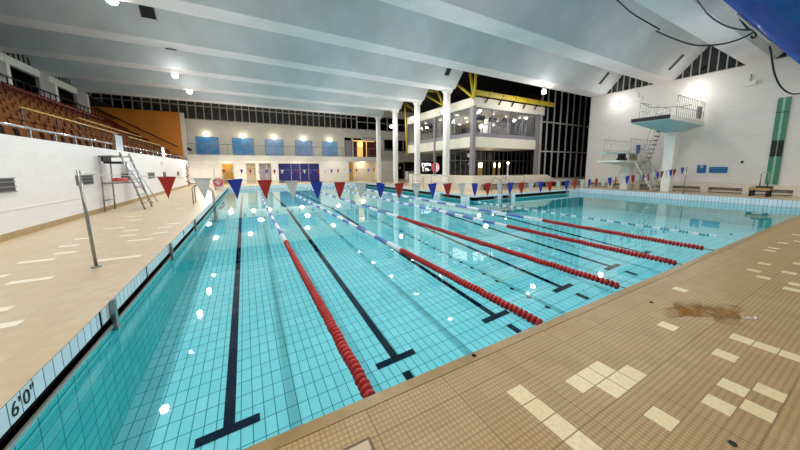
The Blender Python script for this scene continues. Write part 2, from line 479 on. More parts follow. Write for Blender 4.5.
# lane-pool right side beyond the pit and the pit's far side: lip over a dark slot
for a, b, n in (((XR, YP), (XR, YF), (1, 0)), ((XR, YP), (19.3, YP), (0, 1))):
    A = lambda z, k=0: (a[0] + n[0] * k, a[1] + n[1] * k, z); B = lambda z, k=0: (b[0] + n[0] * k, b[1] + n[1] * k, z)
    pb.face([A(0), B(0), B(-.1), A(-.1)], M['wtile_x'] if n[1] else M['wtile_y'])
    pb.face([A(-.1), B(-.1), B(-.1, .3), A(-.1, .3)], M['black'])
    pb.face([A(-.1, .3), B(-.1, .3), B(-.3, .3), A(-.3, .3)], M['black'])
    pb.face([A(-.3, .3), B(-.3, .3), B(-.3), A(-.3)], M['lipmetal'])
    pb.face([A(-.3), B(-.3), B(-1.8), A(-1.8)], M['pwall_x'] if n[1] else M['pwall_l'])
pb.box((19.3, YP, -1.8), (XP, YP + .3, -.001), M['wtile_x'])
pb.face([(XP, YN, 0), (XP, YP, 0), (XP, YP, WZ - .02), (XP, YN, WZ - .02)], M['wtile_y'])
pb.face([(XP, YN, WZ - .02), (XP, YP, WZ - .02), (XP, YP, -1.8), (XP, YN, -1.8)], M['pwall_l'])
struct(pb.build('pool_basin'))
# white blocks bridging the dark slot
for n, px in enumerate((437, 467, 500, 513)):
    if px < 455: p = atX(px, 194, XR); b = MB().box((XR - .03, p.y - .35, -1.2), (XR + .3, p.y + .35, -.003), M['wtile_y'])
    else: p = atY(px, 194, YP); b = MB().box((p.x - .17, YP - .03, -1.2), (p.x + .17, YP + .3, -.003), M['wtile_x'])
    struct(b.build('trim_%d' % (n + 10)))

wm = MB()
wm.face([(XL, YN, WZ), (XR, YN, WZ), (XP, YN, WZ), (XP, YP, WZ), (XR, YP, WZ), (XL, YP, WZ)], M['water'])
wm.face([(XL, YP, WZ), (XR, YP, WZ), (XR, YF, WZ), (XL, YF, WZ)], M['water'])
w = wm.build('pool_water'); tag(w, 'clear still turquoise water filling the swimming pool', 'water', kind='stuff')

# lane lines on the pool floor
lanes_x = [-.37, 1.79, 3.88, 5.94, 8.0, 9.75]
def on_floor(mb, x0, y0, x1, y1):
    n = max(1, int((y1 - y0) / 1.1))
    for k in range(n):
        a = y0 + (y1 - y0) * k / n; b = y0 + (y1 - y0) * (k + 1) / n
        mb.face([(x0, a, fz(x0, a) + .006), (x1, a, fz(x1, a) + .006), (x1, b, fz(x1, b) + .006), (x0, b, fz(x0, b) + .006)], M['navy'])
for x in lanes_x:
    b = MB(); on_floor(b, x - .06, 3.42, x + .06, 26.6); on_floor(b, x - .32, 3.38, x + .32, 3.5); on_floor(b, x - .32, 26.5, x + .32, 26.62)
    on_floor(b, x - .06, 2.92, x + .06, 3.16)
    struct(b.build('lane_marking'))
b = MB()
for k in range(22): on_floor(b, 4.92, 3.1 + k * .42, 5.0, 3.19 + k * .42)
struct(b.build('lane_marking'))
b = MB(); on_floor(b, XL, 17.0, XR, 17.14); struct(b.build('lane_marking'))

# ------------------------------------------------------------------ roof
def yv(k): return YV0 + PER * k
def profile(y0, y1):
    pts = []
    for k in range(-4, 7):
        c = yv(k); pts += [(c - VH, VZ), (c + VH, VZ), (c + PER / 2, AZ)]
    pts[-1] = (yv(6) + PER / 2, AZ + .15); pts.append((YUP + .3, AZ + .15))
    return [p for p in pts if y0 - .001 <= p[0] <= y1 + .001]
def plates(name, x0, x1, prof, th=.18):
    b = MB()
    lo0 = [(x0, y, z) for y, z in prof]; lo1 = [(x1, y, z) for y, z in prof]
    up0 = [(x0, y, z + th) for y, z in prof]; up1 = [(x1, y, z + th) for y, z in prof]
    n = len(prof)
    for i in range(n - 1):
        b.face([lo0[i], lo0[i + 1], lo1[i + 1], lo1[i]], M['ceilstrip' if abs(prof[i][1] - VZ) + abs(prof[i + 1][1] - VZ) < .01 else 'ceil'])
        b.face([up0[i + 1], up0[i], up1[i], up1[i + 1]], M['ceil'])
        b.face([lo1[i], lo1[i + 1], up1[i + 1], up1[i]], M['ceil']); b.face([lo0[i + 1], lo0[i], up0[i], up0[i + 1]], M['ceil'])
    return struct(b.build(name))
XRL = -9.6
YEND = yv(2) + VH
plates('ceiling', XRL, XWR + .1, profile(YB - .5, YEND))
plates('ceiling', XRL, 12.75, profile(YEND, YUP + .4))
# beam edge at the end of the wide roof
# roof over the annexe
b = MB(); b.box((12.75, YEND, 9.1), (28, YUP + .5, 9.25), M['dark']); struct(b.build('ceiling'))
b = MB(); b.box((12.75, YEND - .05, VZ + .1), (28, YEND + .1, 9.2), M['dark']); struct(b.build('wall_annexe_upper'))

def roof_hit(x, y):
    """where the sight line of a pixel meets the roof underside"""
    d = ray(x, y); prof = profile(YB - .5, YUP + .4); t = 1.0
    def zr(Y):
        for (a, za), (c, zc) in zip(prof, prof[1:]):
            if a <= Y <= c: return za + (zc - za) * (Y - a) / max(1e-6, c - a)
        return 9
    while t < 60:
        p = EYE + d * t
        if p.z > zr(p.y): return p, (zr(p.y + .05) - zr(p.y - .05)) / .1
        t += .01
    return p, 0

# ------------------------------------------------------------------ walls
# left low wall in white brick with skirting
b = MB(); b.box((XWL - .3, YB, 0), (XWL, YWF, 2.3), M['wall_l']); struct(b.build('wall_left'))
b = MB(); b.box((XWL - .02, YB, 0), (XWL + .02, YWF, .15), M['skirt']); struct(b.build('baseboard_left'))
b = MB(); b.box((XWL, 2.0, .62), (XWL + .012, 12.6, .645), M['white']); struct(b.build('trim_1'))
# right wall
b = MB(); b.box((XWR, YB, 0), (XWR + .3, 12.62, VZ), M['wall_r']); struct(b.build('wall_right'))
# rear wall behind the camera
b = MB(); b.box((-13, YB - .3, 0), (XWR + .3, YB, 9), M['wall_f']); struct(b.build('wall_back'))
# far upper wall with window band
WBZ0, WBZ1 = 6.33, 8.15
b = MB(); b.box((-13, YUP, 2.3), (XR + .4, YUP + .25, WBZ0), M['wall_f']); b.box((-13, YUP, WBZ1), (28, YUP + .25, 9.3), M['wall_f'])
b.box((XR + .4, YUP, 5.3), (28, YUP + .25, WBZ0), M['wall_f'])
b.box((15.4, YUP, 2.3), (28, YUP + .25, 3.75), M['wall_f']); b.box((15.4, YUP, 3.7), (16.4, YUP + .25, 5.4), M['wall_f']); b.box((20.2, YUP, 3.7), (28, YUP + .25, 5.4), M['wall_f'])
b.box((17.8, YUP, 3.7), (18.5, YUP + .25, 5.4), M['wall_f'])
b.box((13.3, YUP, 5.0), (15.6, YUP + .25, 5.4), M['wall_f'])
b.box((11.95, YUP, 2.3), (12.15, YUP + .25, 5.3), M['wall_f'])
struct(b.build('wall_far_upper'))

def window_row(name, label_frame, x0, x1, z0, z1, y, n, trans=None, fr=.06, blinds=(), depth=.12, glass='glassdark'):
    """window in a wall facing -Y: one frame, one pane mesh"""
    r = MB()
    r.box((x0, y - depth, z0), (x1, y + depth, z0 + fr), M['mull']); r.box((x0, y - depth, z1 - fr), (x1, y + depth, z1), M['mull'])
    for i in range(n + 1):
        x = x0 + (x1 - x0) * i / n; r.box((x - fr / 2, y - depth, z0), (x + fr / 2, y + depth, z1), M['mull'])
    if trans: r.box((x0, y - depth, trans - fr / 2), (x1, y + depth, trans + fr / 2), M['mull'])
    root = struct(r.build(name))
    p = MB(); p.box((x0, y + .01, z0), (x1, y + .03, z1), M[glass]); p.build('pane', root)
    for i in blinds:
        a = x0 + (x1 - x0) * i / n; c = x0 + (x1 - x0) * (i + 1) / n
        q = MB(); q.box((a + .05, y + .06, z0 + .05), (c - .05, y + .08, (trans or z1) - .05), M['tanwood']); q.build('blind', root)
    return root
window_row('window_1', '', -11.2, 12.6, WBZ0, WBZ1, YUP + .02, 36, 7.65, .065, (18, 27, 31))
window_row('window_2', '', 12.7, 24, WBZ0, WBZ1, YUP + .02, 8, 7.3, .08)
window_row('window_3', '', 16.4, 17.8, 3.75, 5.3, YUP + .02, 1, None, .07)
window_row('window_4', '', 18.5, 20.2, 3.6, 5.3, YUP + .02, 2, None, .07)

# far lower wall: piers between recesses, balcony slab above
segs = [(XWL, -2.17), (-1.06, 0.0), (.92, 1.2), (2.44, 3.08), (7.44, 10.97), (14.95, 17.45)]
b = MB()
for a, c in segs: b.box((a, YWF, 0), (c, YWF + .25, 2.3), M['wall_low'])
for a, c in ((-2.17, -1.06), (0, .92), (1.2, 2.44), (3.08, 7.44)): b.box((a, YWF, 2.06), (c, YWF + .25, 2.3), M['wall_low'])
b.box((XWL, YWF + 1.4, 0), (17.45, YWF + 1.5, 2.3), M['cream'])
for x in (-2.17, -1.06, 0, .92, 1.2, 2.44, 3.08, 7.44, 10.97, 14.95): b.box((x - .06, YWF + .2, 0), (x + .06, YWF + 1.4, 2.3), M['cream'])
struct(b.build('wall_far'))
b = MB(); b.box((XWL - .3, YWF - .02, 2.3), (15.0, YUP + .1, 2.87), M['wall_f']); b.box((15.0, YWF + .2, 2.3), (20, YUP + .1, 2.5), M['wall_f']); struct(b.build('trim_2'))
# far wall right of the lower wall
b = MB(); b.box((17.45, YUP, 0), (18.3, YUP + .2, 2.3), M['dark']); b.box((19.4, YUP, 0), (28, YUP + .2, 2.3), M['dark']); struct(b.build('wall_far_annexe'))
# doors in the recesses
def door(n, x0, x1, z1, y, mat, handle=True, extra=None):
    r = struct(MB().box((x0, y, 0), (x1, y + .05, z1), mat).build('door_%d' % n, bevel=.006))
    if handle:
        MB().box((x1 - .16, y - .05, .95), (x1 - .12, y, 1.15), M['steel']).build('door_handle', r)
    return r
r = door(1, -1.95, -1.2, 2.0, YWF + 1.3, M['yellowroom'])
r = door(2, .06, .86, 2.03, YWF + .5, M['beige'])
MB().box((.06, YWF + .47, 1.5), (.86, YWF + .5, 1.56), M['tanwood']).build('rail', r)
r = door(3, 1.26, 2.38, 2.03, YWF + .5, M['mauve'])
MB().box((1.95, YWF + .46, 0), (2.0, YWF + .5, 2.03), M['white']).build('divider', r)
r = door(4, 18.3, 19.4, 2.1, YUP - .06, M['darkmetal'])
MB().box((18.14, YUP - .08, 0), (18.26, YUP - .01, 2.3), M['cream']).box((19.42, YUP - .08, 0), (19.54, YUP - .01, 2.3), M['cream']).box((18.14, YUP - .08, 2.12), (19.54, YUP - .01, 2.3), M['cream']).build('door_frame', r)
MB().box((18.65, YUP - .09, 1.35), (18.95, YUP - .06, 1.65), M['white']).build('notice', r)
MB().box((19.2, YUP - .12, .6), (19.24, YUP - .06, 1.5), M['chrome']).build('pull_bar', r)
# navy changing cubicles: one thing per cubicle door
cx = [3.12, 4.42, 5.35, 6.30, 7.42]
for i in range(4):
    e = empty('cubicle_door', (cx[i], YWF + .15, .12), ['navy changing cubicle door, leftmost and widest of the four on the far wall', 'navy changing cubicle door, second from the left on the far wall',
              'navy changing cubicle door, third from the left on the far wall', 'navy changing cubicle door, rightmost of the four on the far wall'][i], 'door', 'changing cubicle doors on the far wall')
    child_mesh(MB().box((cx[i], YWF + .12, .1), (cx[i + 1] - .08, YWF + .17, 2.05), M['cubicle']), 'door_panel', e)
    child_mesh(MB().box((cx[i + 1] - .08, YWF + .08, .0), (cx[i + 1], YWF + .18, 2.05), M['cubicle' if i == 3 else 'grey']), 'post', e)
    child_mesh(MB().box((cx[i] + .1, YWF + .08, 1.0), (cx[i] + .15, YWF + .12, 1.12), M['steel']), 'latch', e)
# lit corridor beside them
b = MB(); b.box((11.1, YWF + 1.2, .0), (11.9, YWF + 1.3, 2.2), M['yellowroom']); struct(b.build('door_5'))

# upper floor doorway with curtains
e = empty('balcony_doorway', (12.15, YUP, 2.87), 'warm lit doorway with dark red curtains on the balcony', 'doorway')
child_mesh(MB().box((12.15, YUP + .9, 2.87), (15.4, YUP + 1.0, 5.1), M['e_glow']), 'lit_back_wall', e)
child_mesh(MB().box((12.2, YUP + .3, 2.87), (12.75, YUP + .4, 4.9), M['curtain']), 'curtain', e)
child_mesh(MB().box((13.55, YUP + .3, 2.87), (13.95, YUP + .4, 4.9), M['dark']), 'door_leaf', e)
child_mesh(MB().box((14.1, YUP + .25, 2.87), (15.35, YUP + .35, 4.9), M['curtain']), 'curtain', e)
e = empty('balcony_door', (11.02, YUP - .03, 2.87), 'plain grey door on the balcony right of the blue panels', 'door')
child_mesh(MB().box((11.05, YUP - .02, 2.87), (11.9, YUP + .12, 4.95), M['mauve']), 'leaf', e)
child_mesh(MB().box((11.0, YUP - .04, 2.87), (11.06, YUP + .12, 5.0), M['darkmetal']).box((11.88, YUP - .04, 2.87), (11.94, YUP + .12, 5.0), M['darkmetal']), 'door_frame', e)

# blue panels with wall lamps over them
arts = [(-4.15, -2.26), (-1.04, .9), (2.06, 3.89), (5.16, 7.06), (8.23, 10.05)]
cols = [('2f86c8', '6a93c6', '3a9ed6'), ('4a95d4', '8aa6d8', '3fb0d8'), ('7fa4d4', '98b4dc', '5f9ed0'), ('7ba3d0', '93aad6', '6797cc'), ('6fa4d8', '86b2de', '5a98d2')]
nm = ['two-tone blue wall panel at the left end of the balcony', 'blue panel with turquoise lower corner, second along the balcony',
      'pale blue wall panel, middle of the five on the balcony', 'pale blue wall panel, fourth along the balcony', 'light blue wall panel at the right end, beside the balcony door']
sn = ['leftmost', 'second from left', 'middle', 'fourth from left', 'rightmost']
for i, (a, c) in enumerate(arts):
    e = empty('wall_panel', ((a + c) / 2, YUP, 2.9), nm[i], 'panel', 'blue panels along the balcony')
    child_mesh(MB().box((a, YUP - .05, 2.88), (c, YUP - .005, 4.7), art_mat('blue_panel_%d' % i, *cols[i], i)), 'panel_face', e)
    child_mesh(MB().box((a - .03, YUP - .04, 2.88), (a, YUP, 4.73), M['grey']).box((c, YUP - .04, 2.88), (c + .03, YUP, 4.73), M['grey']).box((a - .03, YUP - .04, 4.7), (c + .03, YUP, 4.73), M['grey']), 'panel_frame', e)
    p = atY((206, 243, 274, 303, 330)[i], (134, 136, 137, 139, 140)[i], YUP - .12)
    e = empty('wall_lamp', (p.x, YUP, p.z), 'round glowing wall lamp above the blue panels, %s of the five' % sn[i], 'lamp', 'round lamps above the blue panels')
    child_mesh(MB().sphere((p.x, YUP - .12, p.z), .19, M['e_warm'], 14, 10), 'globe', e)
    child_mesh(MB().box((p.x - .05, YUP - .08, p.z - .05), (p.x + .05, YUP, p.z + .05), M['grey']), 'bracket', e)

# balcony railing
e = empty('balcony_railing', (5, YWF + .1, 2.87), 'thin grey metal railing along the far balcony', 'railing')
child_mesh(MB().box((-4.9, YWF + .08, 3.88), (17.2, YWF + .13, 3.93), M['grey']), 'handrail', e)
child_mesh(MB().box((-4.9, YWF + .09, 3.0), (17.2, YWF + .12, 3.03), M['grey']), 'bottom_rail', e)
for i in range(14):
    x = -4.8 + i * 1.68; child_mesh(MB().box((x - .02, YWF + .085, 2.6), (x + .02, YWF + .125, 3.9), M['grey']), 'post', e)
# little black loudspeaker at the left end of the balcony
p = atY(188, 149, YWF - .3)
e = empty('loudspeaker', p, 'small black loudspeaker on a bracket at the left end of the balcony', 'loudspeaker')
child_mesh(MB().prism([(p.x - .2, p.y, p.z + .25), (p.x + .25, p.y, p.z + .02), (p.x + .2, p.y, p.z - .2), (p.x - .2, p.y, p.z - .02)], (0, .3, 0), M['black']), 'cabinet', e)
child_mesh(MB().box((min(-4.7, p.x - .3), p.y + .1, p.z - .03), (p.x - .15, p.y + .16, p.z + .05), M['steel']), 'bracket', e)

# ------------------------------------------------------------------ columns down the right of the lane pool
for k in (3, 4, 5, 6):
    y = yv(k); b = MB(); b.box((12.24, y - .17, 0), (12.58, y + .17, VZ), M['white'])
    b.prism([(12.68, y - VH * .8, VZ), (12.68, y + VH * .8, VZ), (12.68, y + .17, VZ - .25), (12.68, y - .17, VZ - .25)], (-.5, 0, 0), M['white'])
    struct(b.build('column'))

# ------------------------------------------------------------------ spectator stand on the left
stp = MB()
NR = 7
def row_xz(k): return -5.05 - .62 * k, 2.02 + .42 * k
for k in range(NR):
    x, z = row_xz(k); stp.box((x + .1, 1.5, 0 if k else 0), (x - .52, YWF - .4, z), M['step'])
stp.box((-13, 1.5, 0), (row_xz(NR - 1)[0] - .52, YWF - .4, 4.95), M['step'])
struct(stp.build('grandstand_steps'))
ord_ = ['front', 'second', 'third', 'fourth', 'fifth', 'sixth', 'back']
def seat_mesh(mat):
    b = MB()
    W = .33
    # upright back, gently curved; tipped-up seat; side standards
    n = 5
    for i in range(n):
        y0 = -W / 2 + W * i / n; y1 = -W / 2 + W * (i + 1) / n
        c0 = -.03 * math.cos(PI * (y0 / .44)); c1 = -.03 * math.cos(PI * (y1 / .44))
        b.hexa([(c0 + .02, y0, .38), (c1 + .02, y1, .38), (c1 - .02, y1, .38), (c0 - .02, y0, .38),
                (c0 - .06, y0, .82), (c1 - .06, y1, .82), (c1 - .1, y1, .82), (c0 - .1, y0, .82)], mat)
    b.hexa([(.10, -.18, .36), (.10, .18, .36), (.06, .18, .36), (.06, -.18, .36), (.05, -.17, .66), (.05, .17, .66), (.02, .17, .66), (.02, -.17, .66)], mat)
    for y in (-.25, .20):
        b.hexa([(.16, y, .0), (.16, y + .05, .0), (-.02, y + .05, .0), (-.02, y, .0), (.10, y, .55), (.10, y + .05, .55), (-.08, y + .05, .6), (-.08, y, .6)], M['seatframe'])
    return b
sm = [seat_mesh(M['seat']).mesh('stadium_seat'), seat_mesh(M['seatred']).mesh('stadium_seat')]
first = None
for k in range(NR):
    x, z = row_xz(k); y = 2.02 * abs(x) - .2
    while y < YWF - .9:
        if k >= 3 and y > 26.6: me = sm[1]
        elif k >= 5: me = sm[1]
        else: me = sm[0]
        if first is None:
            o = bpy.data.objects.new('stadium_seat', me); C.objects.link(o); first = o
        else:
            o = first.copy(); o.data = me; C.objects.link(o)
        o.location = (x - .2, y, z)
        tag(o, '%s tip-up spectator seat in the %s row of the stand' % ('brown' if me is sm[0] else 'red-brown', ord_[k]), 'seat', 'tip-up seats in the %s row' % ord_[k])
        y += .53
# front railing of the stand
e = empty('stand_railing', (XWL - .1, 18, 2.3), 'pale metal railing along the front of the stand above the white wall', 'railing')
child_mesh(MB().tube([(XWL - .1, 4, 2.56), (XWL - .1, YWF - .5, 2.56)], .028, M['chrome']), 'top_rail', e)
for i in range(27):
    y = 4.4 + i * 1.08; child_mesh(MB().box((XWL - .13, y - .02, 2.28), (XWL - .07, y + .02, 2.56), M['chrome']), 'post', e)
# pale blue plates at the gangways
for n, (px, yy) in enumerate(((118, 142), (162.5, 150))):
    p = atX(px, yy, XWL - .05)
    e = empty('gangway_panel', (XWL - .05, p.y, 2.3), ['pale blue-grey panel at the nearer gangway of the stand', 'pale blue-grey panel at the farther gangway of the stand'][n], 'panel', 'gangway panels of the stand')
    child_mesh(MB().box((XWL - .055, p.y - .36, 2.3), (XWL - .015, p.y + .36, 2.95), plain('gangway_blue', 'a9b6c4', .35)), 'plate', e)
    child_mesh(MB().box((XWL - .06, p.y - .40, 2.3), (XWL - .01, p.y - .36, 2.98), M['chrome']).box((XWL - .06, p.y + .36, 2.3), (XWL - .01, p.y + .40, 2.98), M['chrome']), 'frame', e)
# barrier rails inside the stand
for n, (k, y0, y1, mt, lab) in enumerate(((1, 12.5, 19.5, 'tanrail', 'tan barrier rail low in the near half of the stand'), (2, 17.5, 26, 'tanrail', 'tan barrier rail in the middle of the stand'),
                            (4, 16, 24, 'darkred', 'dark red barrier rail high in the near half of the stand'), (1, 21, 27.5, 'tanrail', 'tan barrier rail low in the far half of the stand'))):
    x, z = row_xz(k); x += .12
    e = empty('barrier_rail', (x, (y0 + y1) / 2, z), lab, 'rail', 'barrier rails in the stand')
    child_mesh(MB().tube([(x, y0, z + .86), (x, y1, z + .86)], .03, M[mt]), 'bar', e)
    for i in range(5):
        y = y0 + (y1 - y0) * (i + .02) / 4.04; child_mesh(MB().tube([(x, y, z - .42), (x, y, z + .86)], .02, M['darkmetal'], 6), 'post', e)
# railing across the back of the stand
e = empty('back_railing', (-9.3, 24, 4.95), 'dark railing along the top of the stand below the piers', 'railing')
child_mesh(MB().box((-9.34, 8, 5.75), (-9.28, YWF - .5, 5.8), M['darkmetal']), 'handrail', e)
child_mesh(MB().box((-9.34, 8, 5.05), (-9.28, YWF - .5, 5.09), M['darkmetal']), 'bottom_rail', e)
for i in range(46):
    y = 8 + i * .54; child_mesh(MB().box((-9.33, y - .015, 4.95), (-9.29, y + .015, 5.78), M['darkmetal']), 'baluster', e)

# orange end wall of the stand
b = MB(); b.box((-13, YWF - .4, 0), (-4.95, YWF - .15, 6.62), M['orange']); struct(b.build('wall_stand_end'))
b = MB(); b.box((-4.95, YWF - .42, 2.2), (-4.65, YWF - .1, 6.6), M['cream']); struct(b.build('trim_3'))
e = empty('sloping_handrail', (-6, YWF - .45, 3.3), 'dark red handrail sloping down the orange wall', 'handrail')
p0, p1 = (-10.4, YWF - .46, 6.48), (-5.3, YWF - .46, 3.55)
child_mesh(MB().tube([p0, p1], .05, M['darkred']), 'rail', e)
for f in (.1, .5, .9):
    q = Vector(p0).lerp(Vector(p1), f); child_mesh(MB().box((q.x - .03, q.y, q.z - .08), (q.x + .03, YWF - .4, q.z), M['darkmetal']), 'bracket', e)

# left openings under the roof
for k in range(-2, 7):
    c = yv(k)
    b = MB(); b.box((-9.55, c - .5, 4.95), (-9.4, c + .85, VZ + .12), M['pier']); b.box((-9.55, c + .85, 4.95), (-9.36, c + 1.08, VZ), M['white']); struct(b.build('column'))
b = MB()
for k in range(-2, 6):
    b.box((-9.6, yv(k) + .4, VZ - .32), (-9.38, yv(k + 1) - .4, VZ + .05), M['white'])
struct(b.build('trim_4'))
b = MB(); b.box((-13.2, YB, 0), (-13, YUP, 9), M['darkroom']); b.box((-13, YB, VZ), (-9.55, YUP, VZ + .1), M['darkroom']); struct(b.build('wall_left_upper'))
# glazed triangles of the roof ends, left and right
def tri_window(n, X, k, side):
    c0 = yv(k) + VH; c1 = yv(k + 1) - VH; top = AZ
    if side == 'r': z0 = VZ + .02
    else: z0 = VZ + .05
    mid = yv(k) + PER / 2
    def zt(y): return (VZ + (AZ - VZ) * (y - c0) / (mid - c0)) if y < mid else (AZ - (AZ - VZ) * (y - mid) / (c1 - mid))
    b = MB(); s = 1 if side == 'r' else -1
    for i in range(9):
        y = c0 + .02 + (c1 - c0 - .04) * i / 8; b.box((X - .05, y - .025, z0), (X + .05, y + .025, zt(min(max(y, c0), c1)) + .02), M['mull'])
    b.box((X - .06, c0, z0 - .03), (X + .06, c1, z0 + .03), M['mull'])
    r = struct(b.build('window_%d' % n))
    q = MB(); q.prism([(X + .02 * s, c0 - .1, z0), (X + .02 * s, c0 - .1, VZ), (X + .02 * s, mid, AZ + .1), (X + .02 * s, c1 + .1, VZ), (X + .02 * s, c1 + .1, z0)], (.015 * s, 0, 0), M['glassdark']); q.build('pane', r)
for i, k in enumerate((-1, 0, 1)): tri_window(20 + i, XWR + .12, k, 'r')
for i, k in enumerate((2, 3, 4, 5)): tri_window(30 + i, -9.5, k, 'l')
# brown blind panels in the right gables
for i, (k, y, w) in enumerate(((0, 6.15, .38), (1, 9.3, .5), (1, 10.2, .5))):
    b = MB(); b.box((XWR + .17, y - w / 2, VZ + .05), (XWR + .19, y + w / 2, VZ + 1.1), plain('brown_blind_%d' % i, '4a3528', .7)); struct(b.build('trim_%d' % (20 + i)))

# ------------------------------------------------------------------ annexe: glass box on the first floor
BX0, BX1, BY0, BY1 = 13.4, 20.0, 14.4, 23.2
b = MB(); b.box((BX0, BY0, 2.85), (BX1, BY1, 3.55), M['cream']); struct(b.build('trim_5'))
b = MB(); b.box((BX0 - .1, BY0 - .1, 5.45), (BX1 + .6, BY1, 6.05), M['cream']); struct(b.build('trim_6'))
b = MB(); b.box((BX0, BY1 - .1, 3.55), (BX1, BY1, 5.45), M['wall_f']); b.box((BX1 - .1, 17, 3.55), (BX1, BY1, 5.45), M['grey']); struct(b.build('wall_gym'))
def gl_box(n, horiz, a, c, fix, z0, z1, cnt):
    f = MB(); p = MB()
    for i in range(cnt + 1):
        t = a + (c - a) * i / cnt; w = .05
        if horiz: f.box((t - w / 2, fix, z0), (t + w / 2, fix + .1, z1), M['purplegrey'])
        else: f.box((fix, t - w / 2, z0), (fix + .1, t + w / 2, z1), M['purplegrey'])
    for z in (z0, z1 - .06, z0 + .22):
        if horiz: f.box((a, fix, z), (c, fix + .1, z + (.22 if z == z0 else .05)), M['purplegrey'])
        else: f.box((fix, a, z), (fix + .1, c, z + (.22 if z == z0 else .05)), M['purplegrey'])
    if horiz: p.box((a, fix + .04, z0), (c, fix + .06, z1), M['glass'])
    else: p.box((fix + .04, a, z0), (fix + .06, c, z1), M['glass'])
    r = struct(f.build('window_%d' % n)); p.build('pane', r)
gl_box(5, True, BX0 + .2, BX1 - .2, BY0, 3.55, 5.45, 4)
gl_box(6, False, BY0 + .2, BY1 - .2, BX0, 3.55, 5.45, 4)
for x, y, w in ((BX0, BY0, .26), (BX1 - .05, BY0, .2), (BX0, BY0 + 4.3, .16)):
    b = MB(); b.box((x - w / 2, y - w / 2, 0), (x + w / 2, y + w / 2, 5.5), M['purplegrey']); struct(b.build('column'))
# gym interior: pillars, lamps, treadmills
for x, y in ((14.6, 18.2), (17.6, 17.2), (18.6, 18.6), (16.2, 20.5)):
    struct(MB().box((x - .22, y - .22, 3.55), (x + .22, y + .22, 5.45), M['white']).build('column'))
gl = [(14.9, 15.6), (16.3, 15.5), (18.0, 15.7), (19.4, 15.6), (15.6, 17.6), (14.2, 17), (14.3, 19.2), (14.2, 21.2), (17, 19), (18.9, 17.5), (15.3, 20)]
for i, (x, y) in enumerate(gl):
    e = empty('ceiling_lamp', (x, y, 5.4), 'small round ceiling lamp inside the upstairs glass-walled gym', 'lamp', 'round ceiling lamps in the glass-walled gym')
    child_mesh(MB().tube([(x, y, 5.36), (x, y, 5.41)], .13, M['e_gym'], 12), 'lens', e)
    child_mesh(MB().torus((x, y, 5.39), .14, .02, M['white'], 'z', 14, 6), 'rim', e)
e = empty('hanging_lamp', (15.1, 15.4, 4.4), 'bright globe lamp low behind the front gym window', 'lamp')
child_mesh(MB().sphere((15.1, 15.4, 4.42), .17, M['e_gym'], 14, 10), 'globe', e); child_mesh(MB().tube([(15.1, 15.4, 4.55), (15.1, 15.4, 5.45)], .012, M['darkmetal'], 6), 'stem', e)
def treadmill(x, y, rz, lab):
    e = empty('exercise_machine', (x, y, 3.55), lab, 'exercise machine', 'exercise machines in the gym'); e.rotation_euler.z = rz
    MB().box((-.35, -.8, .02), (.35, .8, .2), M['darkmetal']).build('base', e, bevel=.02)
    for s in (-.32, .32): MB().tube([(s, .65, .2), (s, .8, 1.25)], .035, M['grey'], 8).build('upright', e)
    MB().hexa([(-.36, .7, 1.2), (.36, .7, 1.2), (.36, .9, 1.3), (-.36, .9, 1.3), (-.36, .72, 1.3), (.36, .72, 1.3), (.36, .88, 1.5), (-.36, .88, 1.5)], M['darkmetal']).build('console', e)
    for s in (-.32, .32): MB().tube([(s, .8, 1.05), (s, .1, 1.0)], .025, M['darkmetal'], 8).build('handle', e)
for i, (x, y) in enumerate(((14.5, 15.7), (15.9, 15.9), (17.0, 15.7), (18.1, 15.9), (19.0, 15.7))):
    treadmill(x, y, PI, ['dark exercise machine behind the front gym window, leftmost', 'dark exercise machine behind the front gym window, second from left', 'dark exercise machine behind the front gym window, middle',
                         'dark exercise machine behind the front gym window, fourth from left', 'dark exercise machine behind the front gym window, rightmost'][i])
for i, y in enumerate((17.2, 19.9, 21.6)):
    treadmill(14.5, y, PI / 2, 'dark exercise machine behind the left gym window, %s the corner' % ['nearest', 'second from', 'farthest from'][i])
# ground floor under the gym: dim glazed lobby
f = MB()
for i in range(19):
    x = 13.6 + i * .52; f.box((x - .02, 17.0, 0), (x + .02, 17.08, 2.85), M['purplegrey'])
f.box((13.4, 17, 2.0), (23, 17.06, 2.06), M['purplegrey'])
r = struct(f.build('window_7')); MB().box((13.4, 17.03, 0), (23, 17.05, 2.85), M['glassdark']).build('pane', r)
struct(MB().box((19.5, BY1 + 4, 0), (27, BY1 + 4.2, 2.85), M['darkroom']).build('wall_lobby'))
for i, (px, py) in enumerate(((480, 163), (494, 166), (499, 163))):
    p = atY(px, py, 16.6)
    e = empty('lobby_lamp', (p.x, 16.6, 0), ['tall lit cream panel in the dim lobby below the gym, leftmost', 'narrow lit cream panel in the middle of the lobby below the gym', 'narrow lit cream panel right of the middle in the lobby below the gym'][i], 'lamp', 'lit panels in the lobby')
    w_ = (.22, .1, .08)[i]
    child_mesh(MB().box((p.x - w_, 16.55, .0), (p.x + w_, 16.65, 1.9), M['tanwood']), 'panel', e)
    child_mesh(MB().box((p.x - w_ * .8, 16.52, 1.5), (p.x + w_ * .8, 16.56, 1.85), M['e_soft']), 'light_strip', e)
p = atY(508, 163, 14.9)
e = empty('globe_light', (p.x, 14.9, 0), 'small globe light on a pale post behind the parapet', 'lamp')
child_mesh(MB().sphere((p.x, 14.9, p.z), .1, M['e_gym'], 12, 8), 'globe', e); child_mesh(MB().tube([(p.x, 14.9, 0), (p.x, 14.9, p.z - .08)], .05, M['cream'], 8), 'post', e)

